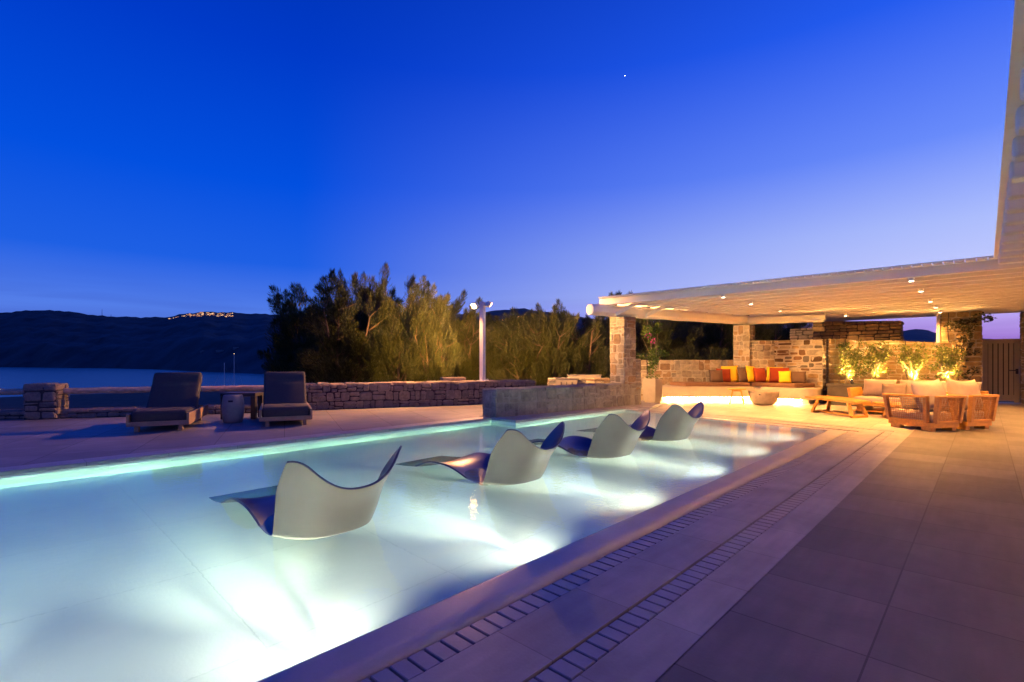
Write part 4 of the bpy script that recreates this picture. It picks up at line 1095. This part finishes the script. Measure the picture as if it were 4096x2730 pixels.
# woven armchairs: local origin at the near back corner, +x = towards the chair's front, +y = along the back
def weave(mb, a, b, c, d, nu, nv, th, r):
    """cords strung between edges a-b (bottom) and d-c (top)"""
    a, b, c, d = map(Vector, (a, b, c, d)); nrm = (b-a).cross(d-a).normalized()
    for i in range(1, nu):
        t_ = i/nu; p = a.lerp(b, t_); q = d.lerp(c, t_); pts = []
        for k in range(6):
            s = k/5; pts.append(p.lerp(q, s)+nrm*(th*.5*(1 if (i+k) % 2 else -1))+(b-a).normalized()*r.uniform(-.006, .006)*(0 < k < 5))
        mb.tube(pts, th, 4, caps=False)
    for j in range(1, nv):
        s = j/nv; p = a.lerp(d, s); q = b.lerp(c, s); pts = []
        for k in range(8):
            t_ = k/7; pts.append(p.lerp(q, t_)-nrm*(th*.5*(1 if (j+k) % 2 else -1))+Vector((0, 0, r.uniform(-.007, .007)))*(0 < k < 7))
        mb.tube(pts, th, 4, caps=False)
def armchair(label, org, ang):
    t = thing('armchair', label, 'armchair', org, ang, 'woven teak armchairs')
    r = random.Random(5); D, Wd = .82, .61; H0, H1, sp = .15, .62, .055
    b = MB()
    b.cbox(0, D, 0, .075, .065, .15, .006); b.cbox(0, D, Wd-.075, Wd, .065, .15, .006); b.cbox(0, .075, .075, Wd-.075, .065, .15, .006); b.cbox(D-.075, D, .075, Wd-.075, .066, .149, .006); b.box(.075, D-.075, .075, Wd-.075, .10, .13)
    b.build('base_frame', M['teak'], t)
    for x, y in ((.13, .06), (.13, Wd-.06), (D-.13, .06), (D-.13, Wd-.06)):
        b = MB(); b.cbox(x-.09, x+.09, y-.05, y+.05, 0, .065, .004); b.build('leg', M['teak'], t)
    def panel(name, p0, p1, outv, gap0, gap1):
        p0 = Vector(p0); p1 = Vector(p1); ov = Vector(outv); d = (p1-p0).normalized()
        A = p0+d*gap0; B = p1-d*gap1
        a = A+Vector((0, 0, H0)); b_ = B+Vector((0, 0, H0)); c = B+ov*sp+d*.03+Vector((0, 0, H1)); dd = A+ov*sp-d*.03+Vector((0, 0, H1))
        fr = MB(); w = .055
        fr.beam(a, dd, .07, w, up=d); fr.beam(b_, c, .07, w, up=d)
        fr.beam(dd-d*.03, c+d*.03, .085, .04, up=(0, 0, 1)); fr.beam(a+Vector((0, 0, .02)), b_+Vector((0, 0, .02)), .05, .04)
        f = bevelled(fr.build(name, M['teak'], t), .005)
        wv = MB(); e = .03
        L = (B-A).length
        weave(wv, a+d*e+Vector((0, 0, .035)), b_-d*e+Vector((0, 0, .035)), c-d*(e+.03)-Vector((0, 0, .015)), dd+d*(e+.03)-Vector((0, 0, .015)), int(L/.036), 11, .0048, r)
        wv.build('woven_cord', M['rope'], f)
        # cord wound round the posts
        for P_, Q_ in ((a, dd), (b_, c)):
            wr = MB()
            for k in range(34):
                s = (k+.5)/34; q = P_.lerp(Q_, s)
                wr.beam(q-d*.030, q+d*.030, .076, .009+r.uniform(0, .003), up=(0, 0, 1))
            wr.build('post_binding', M['rope'], f)
    panel('back_panel', (.0, .0, 0), (.0, Wd, 0), (-1, 0, 0), .06, .02)
    panel('arm_panel', (.06, .0, 0), (D, .0, 0), (0, -1, 0), .06, .02)
    panel('arm_panel', (.06, Wd, 0), (D, Wd, 0), (0, 1, 0), .06, .02)
    cushion_part(t, 'seat_cushion', rbox_bm(.06, D+.04, .06, Wd-.06, .155, .34, .05, 3), M['linen'], Matrix())
    return t
CA = math.atan2(.53, -.85)
ca = armchair('woven teak armchair with its arm towards the pool, nearer the tables', (-.66, 11.55, 0), CA)
ca.scale = (1, -1, 1)
# mirrored local y so that +y runs along the back away from the camera
cb = dup(ca, (-.23, 12.29, 0), CA, 'woven teak armchair farther right, seen from its back'); cb.scale = (1, -1, 1)
def on_chair(org, x, y, z):
    return Vector(org)+Matrix.Rotation(CA, 3, 'Z') @ Vector((x, -y, z))
for i, (org, lab) in enumerate((((-.66, 11.55, 0), 'big pale back cushion slumped in the nearer woven armchair'), ((-.23, 12.29, 0), 'big pale back cushion rising above the farther woven armchair'))):
    Mx = Matrix.Rotation(RAD(90), 4, 'Z') @ Matrix.Rotation(RAD(14 if i else 17), 4, 'X') @ Matrix.Rotation(RAD(-3 if i else 2), 4, 'Y')
    loose(pillow_bm(.72, .62, .30, .07, seed=50+i, sag=.04), M['linen'], Mx, on_chair(org, .20, .33, .33), CA, lab, 'pale armchair cushions')
Mx = Matrix.Rotation(RAD(35), 4, 'Z') @ Matrix.Rotation(RAD(25), 4, 'X') @ Matrix.Rotation(RAD(8), 4, 'Y')
loose(pillow_bm(.44, .34, .15, .06, seed=55), M['linen_dk'], Mx, on_chair((-.66, 11.55, 0), .52, .30, .335), CA, 'small tan cushion lying behind the woven arm of the nearer armchair', 'tan armchair cushions')

# ================================================================== POOL LOUNGERS
def shell_point(u, v):
    """u across -1..1, v along 0 (foot) .. 1 (top of back); x forward, y across, z from the water"""
    # v, x at the edge, z at the edge, centre lowered by, centre pushed back by, half width
    key = [(0.00, 1.88, -.13, .00, .00, .36), (.10, 1.68, -.08, .01, .00, .375), (.20, 1.45, .0, .03, .00, .38), (.30, 1.22, .08, .05, .00, .38), (.38, 1.02, .098, .07, .00, .38),
           (.46, .82, .082, .10, .00, .38), (.54, .60, .02, .13, .02, .38), (.61, .43, -.05, .14, .06, .38), (.67, .32, -.035, .12, .15, .38), (.73, .268, .05, .10, .25, .385),
           (.81, .215, .18, .11, .29, .395), (.90, .12, .39, .17, .26, .418), (1.0, -.10, .70, .34, .16, .445)]
    i = 0
    while i < len(key)-2 and v > key[i+1][0]: i += 1
    p0 = key[max(0, i-1)]; p1 = key[i]; p2 = key[i+1]; p3 = key[min(len(key)-1, i+2)]
    t = (v-p1[0])/(p2[0]-p1[0])
    def cr(a):
        m1 = (p2[a]-p0[a])/(p2[0]-p0[0])*(p2[0]-p1[0]); m2 = (p3[a]-p1[a])/max(1e-6, (p3[0]-p1[0]))*(p2[0]-p1[0])
        return (2*t**3-3*t**2+1)*p1[a]+(t**3-2*t**2+t)*m1+(-2*t**3+3*t**2)*p2[a]+(t**3-t**2)*m2
    x, z, dz, dx, hw = cr(1), cr(2), cr(3), cr(4), cr(5)
    au = abs(u)
    x -= dx*(1-au**3.6)
    z -= dz*(1-au**2.3)
    if v > .8 and au > .74: z -= .12*((v-.8)/.2)**2*((au-.74)/.26)**2      # rounded horn tips
    return Vector((x, hw*u, z))
def make_pool_lounger(label):
    t = thing('pool_lounger', label, 'pool lounger', group='sculpted loungers standing in the pool')
    nu, nv, th = 36, 84, .017
    P = [[shell_point(-1+2*i/nu, j/nv) for i in range(nu+1)] for j in range(nv+1)]
    def nor(i, j):
        a = P[j][min(i+1, nu)]-P[j][max(i-1, 0)]; b = P[min(j+1, nv)][i]-P[max(j-1, 0)][i]
        return a.cross(b).normalized()
    Nn = [[nor(i, j) for i in range(nu+1)] for j in range(nv+1)]
    if Nn[nv//2][nu//2].z < 0: Nn = [[-x for x in r_] for r_ in Nn]
    idx = lambda j, i: j*(nu+1)+i
    q = [(idx(j, i), idx(j, i+1), idx(j+1, i+1), idx(j+1, i)) for j in range(nv) for i in range(nu)]
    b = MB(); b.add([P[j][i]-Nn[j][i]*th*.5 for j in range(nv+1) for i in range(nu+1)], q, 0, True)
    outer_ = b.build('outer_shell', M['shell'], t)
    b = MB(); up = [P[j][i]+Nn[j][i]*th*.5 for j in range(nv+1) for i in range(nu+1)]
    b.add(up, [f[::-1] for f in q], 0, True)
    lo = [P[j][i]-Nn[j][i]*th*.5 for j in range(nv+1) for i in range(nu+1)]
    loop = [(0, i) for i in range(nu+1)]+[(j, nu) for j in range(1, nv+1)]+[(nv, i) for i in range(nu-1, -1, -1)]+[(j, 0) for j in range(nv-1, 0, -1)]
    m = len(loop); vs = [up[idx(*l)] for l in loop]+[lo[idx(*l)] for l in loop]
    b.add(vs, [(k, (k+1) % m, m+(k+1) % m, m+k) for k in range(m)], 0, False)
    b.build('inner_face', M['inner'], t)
    # hidden foot that carries the seat on the pool floor
    b = MB(); b.tube([(.66, 0, PZ-WZ), (.66, 0, -.09)], [.07, .05], 16); b.build('base', M['shell'], t)
    return t
# facing: local +x points to the foot; the four face the sea side (-X)
def pool_rz(a): return pi+RAD(a)
L0 = make_pool_lounger('nearest sculpted pool lounger, its grey back fully towards the camera')
places = [((-3.42, 1.80), 0, None), ((-3.45, 3.90), 1, 'second sculpted pool lounger, lamp reflection glinting in its flooded seat'), ((-3.47, 5.78), -3, 'third sculpted pool lounger, between the one with the lamp reflection and the farthest'), ((-3.52, 7.64), -4, 'farthest sculpted pool lounger, close to the glowing bench')]
for (x, y), a, lab in places:
    if lab is None: L0.location = (x, y, WZ); L0.rotation_euler = (0, 0, pool_rz(a))
    else: dup(L0, (x, y, WZ), pool_rz(a), lab)

# pool lights in the right wall
pl0 = None
for i, y in enumerate((-3.9, -2.2, -.53, 1.14, 2.82, 4.5, 6.18, 7.86, 9.5)):  # those beside and behind the camera are assumed, outside the frame
    names = ['assumed, first behind the camera', 'assumed, second behind the camera', 'assumed, beside the camera', 'before the nearest lounger', 'before the second lounger', 'before the third lounger', 'before the farthest lounger', 'past the loungers', 'nearest the far end']
    lab = 'round underwater light in the right pool wall, '+names[i]
    if pl0 is None:
        pl0 = thing('pool_light', lab, 'pool light', (PR-.001, y, -.2), 0, 'underwater lights along the right pool wall')
        b = MB(); b.tube([(0, 0, 0), (-.012, 0, 0)], .075, 20); b.build('rim', M['mast'], pl0)
        b = MB(); b.tube([(-.0125, 0, 0), (-.018, 0, 0)], .06, 20); b.build('lens', M['poollens'], pl0)
    else: dup(pl0, (PR-.001, y, -.2), 0, lab)
    for pw_, an_, dn_, zz in ((1700, 18, -.12, -.28), (760, 64, .08, -.05), (115, 150, .3, -.12)):      # a hot narrow core and the wide spill of one lamp
        L = bpy.data.lights.new('pool_lamp', 'SPOT'); L.energy = pw_*(1.6 if an_ > 100 and -1 < y < 2 else 1); L.color = (1.0, .99, .84); L.spot_size = RAD(an_); L.spot_blend = 1.0; L.shadow_soft_size = .05
        o = bpy.data.objects.new('pool_lamp', L); COL.objects.link(o); o.location = (PR-.05, y, zz)
        o.rotation_euler = Vector((-1, 0, dn_)).to_track_quat('-Z', 'Y').to_euler()

# ================================================================== TREES
def tree_variant(seed, hgt, wid):
    """tamarisk: several leaning stems, feathery plumes of fine needles sweeping up and to one side"""
    r = random.Random(seed); tr = MB(); cr_v = []; cr_f = []
    tips = []
    for k in range(r.choice((3, 4, 5))):
        a = r.uniform(0, 6.28); lean = r.uniform(.15, .5)
        p = Vector((r.uniform(-.25, .25), r.uniform(-.25, .25), 0)); pts = [p.copy()]; d = Vector((cos(a)*lean, sin(a)*lean, 1)).normalized()
        n_ = 7; seg = hgt*.72/n_
        for s in range(n_):
            d = (d+Vector((r.uniform(-.16, .16), r.uniform(-.16, .16), .02))).normalized(); p = p+d*seg; pts.append(p.copy())
        tr.tube(pts, [.07*(1-.8*i/n_)+.008 for i in range(n_+1)], 7)
        for i in range(2, n_+1):
            for q in range(3):
                b2 = r.uniform(0, 6.28); L = r.uniform(.35, .9)*wid*.5*(1.15-.6*i/n_)
                e = pts[i]+Vector((cos(b2)*L, sin(b2)*L, r.uniform(.1, .8)*L+.1))
                tr.tube([pts[i], pts[i].lerp(e, .5)+Vector((0, 0, -.03)), e], [.022*(1-.6*i/n_)+.006, .012, .004], 5, caps=False)
                tips.append((e, (e-pts[i]).normalized())); tips.append((pts[i].lerp(e, .55), (e-pts[i]).normalized()))
        tips.append((pts[-1], d))
    # big flame-shaped plumes, upright and swept by the wind, with dark gaps between them
    fl = []
    nfl = int(8*wid)
    for q in range(nfl):
        a = 2*pi*q/nfl*2.4+r.uniform(-.4, .4); k = (q/nfl)**.5*r.uniform(.75, 1.05)
        z = r.choice((.18, .34, .5, .62))*hgt*r.uniform(.75, 1.1)*(1.12-.45*k)
        fl.append((Vector((cos(a)*wid*.44*k, sin(a)*wid*.44*k, z)), Vector((cos(a)*.75*k+r.uniform(-.3, .3), sin(a)*.75*k+r.uniform(-.3, .3), 1)), r.uniform(.13, .21)*hgt, r.uniform(.38, .64)))
    for p, d in tips:
        if r.random() < .5: fl.append((p, d*.9+Vector((0, 0, .55)), r.uniform(.4, .75), r.uniform(.15, .27)))
    wind = Vector((-.22, -.10, .0))
    for p, ax, L, rad in fl:
        ax = (ax+wind+Vector((r.uniform(-.12, .12), r.uniform(-.12, .12), 0))).normalized()
        side = ax.cross(Vector((r.uniform(-1, 1), r.uniform(-1, 1), .1))).normalized(); o2 = ax.cross(side)
        n_ = int(2500*L*rad)+30; bend = r.uniform(-.18, .18); ph = r.uniform(0, 6.28)
        for s_ in range(n_):
            t = r.random()**.9; th = r.uniform(0, 6.28)
            w_ = rad*(math.sin(pi*min(.985, t*.80+.19)))**.8*(1+.35*sin(3*th+ph+t*7)+.2*sin(11*t+ph))
            rd = side*cos(th)+o2*sin(th)
            base = p+ax*(L*t)+side*(bend*L*t*t)+rd*(w_*r.random()**.6)
            ld = (ax*1.1+rd*.5+Vector((r.uniform(-.25, .25), r.uniform(-.25, .25), r.uniform(-.2, .25)))).normalized()
            ll = r.uniform(.08, .19); ww = r.uniform(.009, .017)
            sd = ld.cross(Vector((r.uniform(-1, 1), r.uniform(-1, 1), r.uniform(-1, 1)))).normalized()
            o = len(cr_v)
            cr_v += [base-sd*ww*.4, base+sd*ww*.4, base+ld*ll*.6+sd*ww*.5, base+ld*ll, base+ld*ll*.6-sd*ww*.5]
            cr_f.append((o, o+1, o+2, o+3, o+4))
    cw = MB(); cw.add(cr_v, cr_f)
    return tr, cw
variants = []
for sd_, h_, w_ in ((101, 4.6, 3.0), (102, 4.9, 2.7), (103, 4.2, 3.3)):
    tr, cw = tree_variant(sd_, h_, w_)
    t = thing('tamarisk_tree', 'x', 'tree', (0, 0, 0), 0, 'feathery tamarisk trees beyond the walls')
    tr.build('trunk', M['bark'], t); cw.build('crown', M['tamarisk'], t)
    variants.append((t, h_, w_, [False]))
def tree(u, d, vtop, halfpx, var, rz, label, zb=-.75):
    root, h_, w_, used = variants[var]
    top = 1.25+(1447-vtop)/1995*d
    k = (top-zb)/(h_*.95); kw_ = (2*halfpx/1995*d)/(w_*1.15)
    loc = W((u-2048)/1995*d, d, zb)
    if not used[0]:
        used[0] = True; root.location = loc; root.rotation_euler = (0, 0, rz); root.scale = (kw_, kw_, k); root['label'] = label
    else: dup(root, loc, rz, label, (kw_, kw_, k))
tree(1225, 19.5, 1150, 150, 0, .3, 'dark feathery tree at the left end of the group, unlit against the bay')
tree(1350, 18.0, 1098, 165, 1, 1.4, 'tallest broad feathery tree, lit gold behind the second sun lounger')
tree(1480, 20.5, 1080, 150, 2, 2.2, 'feathery tree with a dark crown between the two gold-lit ones')
tree(1590, 18.5, 1082, 140, 1, 3.5, 'gold-lit feathery tree with bare leaning stems above the dry stone wall')
tree(1735, 18.5, 1160, 120, 0, 4.1, 'slim feathery tree with a thin upright crown left of the lamp post')
tree(1850, 21.5, 1225, 140, 2, .8, 'low dim feathery tree directly left of the lamp post')
tree(1140, 21.0, 1330, 70, 2, 1.1, 'small dark bushy tree at the outer left edge of the group')
tree(1990, 22.0, 1235, 150, 1, 2.7, 'dim feathery tree directly behind the lamp post')
tree(2110, 20.5, 1235, 150, 0, 5.0, 'olive-lit feathery tree right of the lamp post')
tree(2215, 19.5, 1240, 125, 2, 3.9, 'olive feathery tree above the ribbed cabinet')
tree(2330, 20.0, 1200, 130, 1, .1, 'taller feathery tree left of the stone pillar')
tree(2430, 21.0, 1172, 120, 0, 1.9, 'tall dark feathery tree rising behind the log beam end')
tree(2560, 23.0, 1205, 165, 2, 4.4, 'dark tree seen just right of the tall stone pillar')
tree(2700, 22.0, 1222, 180, 1, 5.3, 'dark tree seen under the log beam in the left opening')
tree(2850, 24.0, 1215, 180, 0, 2.4, 'dark tree seen under the log beam near the middle pillar')
tree(3000, 24.5, 1215, 180, 2, .9, 'dark tree hidden behind the middle pillar')
tree(3150, 25.0, 1235, 170, 1, 3.0, 'dark tree seen through the right opening under the log beam')
tree(1700, 24.5, 1165, 180, 2, 5.6, 'dark back-row tree behind the bare leaning stems')
tree(1400, 24.5, 1150, 190, 0, 2.9, 'dark back-row tree behind the tallest gold-lit one')
tree(2050, 26.5, 1272, 190, 2, 1.7, 'dark back-row tree behind the lamp post')
tree(2260, 26.0, 1252, 190, 1, .5, 'dark back-row tree between lamp post and pillar')
tree(2780, 27.0, 1230, 220, 2, 2.6, 'dark back-row tree glimpsed under the log beam, nearest the potted climber')
tree(3080, 28.0, 1250, 220, 0, 1.2, 'dark back-row tree glimpsed above the tall bench end wall')
tree(1550, 25.0, 1140, 190, 1, 4.8, 'dark back-row tree behind the gap in the gold-lit trees')
tree(1860, 25.5, 1250, 180, 0, 3.3, 'dark back-row tree just left of the lamp post')
tree(2150, 25.0, 1262, 180, 1, 5.9, 'dark back-row tree right of the lamp post')
tree(1090, 17.5, 1520, 60, 1, 2.0, 'low scrubby tree poking up behind the timber rail end', -.9)

# ================================================================== LIGHT
def spot(name, loc, aim, power, col, ang, blend, soft):
    L = bpy.data.lights.new(name, 'SPOT'); L.energy = power; L.color = col; L.spot_size = RAD(ang); L.spot_blend = blend; L.shadow_soft_size = soft
    o = bpy.data.objects.new(name, L); COL.objects.link(o); o.location = loc
    o.rotation_euler = Vector(aim).to_track_quat('-Z', 'Y').to_euler(); return o
R12 = Matrix.Rotation(RAD(12), 3, 'Z')
fl_l = lp+R12 @ Vector((-.24, -.2, 2.03)); fl_r = lp+R12 @ Vector((.27, .09, 2.03))
spot('floodlight_lamp', fl_l, (-.42, -.86, -.27), 2700, (1, .43, .14), 112, 1.0, .05)
spot('floodlight_lamp', fl_l, (-.8, .6, .03), 8000, (1, .50, .13), 105, 1.0, .05)
spot('floodlight_lamp', fl_l, (.12, -.62, -.78), 1100, (1, .43, .14), 140, 1.0, .05)
spot('floodlight_lamp', fl_r, (.30, .93, -.03), 6500, (1, .50, .16), 112, 1.0, .05)

w = bpy.data.worlds.new('World'); S.world = w; w.use_nodes = True
nt = w.node_tree; nt.nodes.clear()
out = nt.nodes.new('ShaderNodeOutputWorld'); bg = nt.nodes.new('ShaderNodeBackground'); nt.links.new(bg.outputs[0], out.inputs[0])
tc = nt.nodes.new('ShaderNodeTexCoord'); sep = nt.nodes.new('ShaderNodeSeparateXYZ'); nt.links.new(tc.outputs['Generated'], sep.inputs[0])
def lin(c): return tuple(((x/255)/12.92 if x/255 <= .04045 else (((x/255)+.055)/1.055)**2.4) for x in c)
mr_ = nt.nodes.new('ShaderNodeMapRange'); mr_.inputs[1].default_value = -.1; mr_.inputs[2].default_value = .9; nt.links.new(sep.outputs[2], mr_.inputs[0])
def e(deg): return (sin(RAD(deg))+.1)/1.0
left = ramp(nt, [(e(-2), lin((60, 66, 160))), (e(0.5), lin((92, 118, 214))), (e(5), lin((84, 126, 232))), (e(10), lin((30, 96, 228))), (e(18), lin((2, 80, 224))), (e(30), lin((0, 58, 200))), (e(45), lin((0, 44, 164))), (e(64), lin((0, 38, 140)))], mr_.outputs[0])
right = ramp(nt, [(e(-2), lin((110, 60, 170))), (e(1), lin((160, 106, 206))), (e(3.5), lin((188, 160, 238))), (e(7), lin((203, 208, 255))), (e(12), lin((178, 194, 255))), (e(19), lin((112, 146, 255))), (e(30), lin((42, 100, 250))), (e(45), lin((8, 62, 204))), (e(64), lin((0, 42, 150)))], mr_.outputs[0])
dp = nt.nodes.new('ShaderNodeVectorMath'); dp.operation = 'DOT_PRODUCT'; nt.links.new(tc.outputs['Generated'], dp.inputs[0])
hv = Vector((.35, .94)).normalized(); dp.inputs[1].default_value = (hv.x, hv.y, 0)
mz = nt.nodes.new('ShaderNodeMapRange'); mz.inputs[1].default_value = 0.05; mz.inputs[2].default_value = .97; nt.links.new(dp.outputs['Value'], mz.inputs[0])
pw_ = nt.nodes.new('ShaderNodeMath'); pw_.operation = 'POWER'; pw_.inputs[1].default_value = 1.3; nt.links.new(mz.outputs[0], pw_.inputs[0])
mx = nt.nodes.new('ShaderNodeMix'); mx.data_type = 'RGBA'; nt.links.new(pw_.outputs[0], mx.inputs[0]); nt.links.new(left.outputs[0], mx.inputs[6]); nt.links.new(right.outputs[0], mx.inputs[7])
mpw = nt.nodes.new('ShaderNodeMapping'); mpw.inputs['Scale'].default_value = (2.2, 2.2, 30); nt.links.new(tc.outputs['Generated'], mpw.inputs[0])
nz = nt.nodes.new('ShaderNodeTexNoise'); nz.inputs['Scale'].default_value = 1.6; nz.inputs['Detail'].default_value = 6; nz.inputs['Distortion'].default_value = .5; nt.links.new(mpw.outputs[0], nz.inputs['Vector'])
wr_ = ramp(nt, [(.42, (1, 1, 1)), (.68, (.80, .79, .86))], nz.outputs[0])
el_ = ramp(nt, [(e(0), (.9,)*3), (e(5), (.8,)*3), (e(8.5), (0,)*3)], mr_.outputs[0])
wm = nt.nodes.new('ShaderNodeMix'); wm.data_type = 'RGBA'; wm.blend_type = 'MULTIPLY'; nt.links.new(el_.outputs[0], wm.inputs[0]); nt.links.new(mx.outputs[2], wm.inputs[6]); nt.links.new(wr_.outputs[0], wm.inputs[7])
nt.links.new(wm.outputs[2], bg.inputs[0]); bg.inputs[1].default_value = 1.0

# ================================================================== CAMERA / RENDER
cam = bpy.data.cameras.new('camera'); co = bpy.data.objects.new('camera', cam); COL.objects.link(co); S.camera = co
cam.sensor_width = 36; cam.lens = 36*1995/4096
co.location = (0, 0, 1.25); co.rotation_euler = (RAD(90), 0, YAW)
cam.shift_y = (1447-1365)/4096; cam.clip_start = .05; cam.clip_end = 20000
S.view_settings.view_transform = 'Standard'; S.view_settings.look = 'None'; S.view_settings.exposure = 0; S.view_settings.gamma = 1
cy = S.cycles; cy.use_denoising = True; cy.sample_clamp_indirect = 80; cy.sample_clamp_direct = 0; cy.max_bounces = 10; cy.transmission_bounces = 6; cy.diffuse_bounces = 4; cy.glossy_bounces = 4; cy.transparent_max_bounces = 8
cy.caustics_refractive = True; cy.caustics_reflective = False
try: cy.use_light_tree = True
except Exception: pass
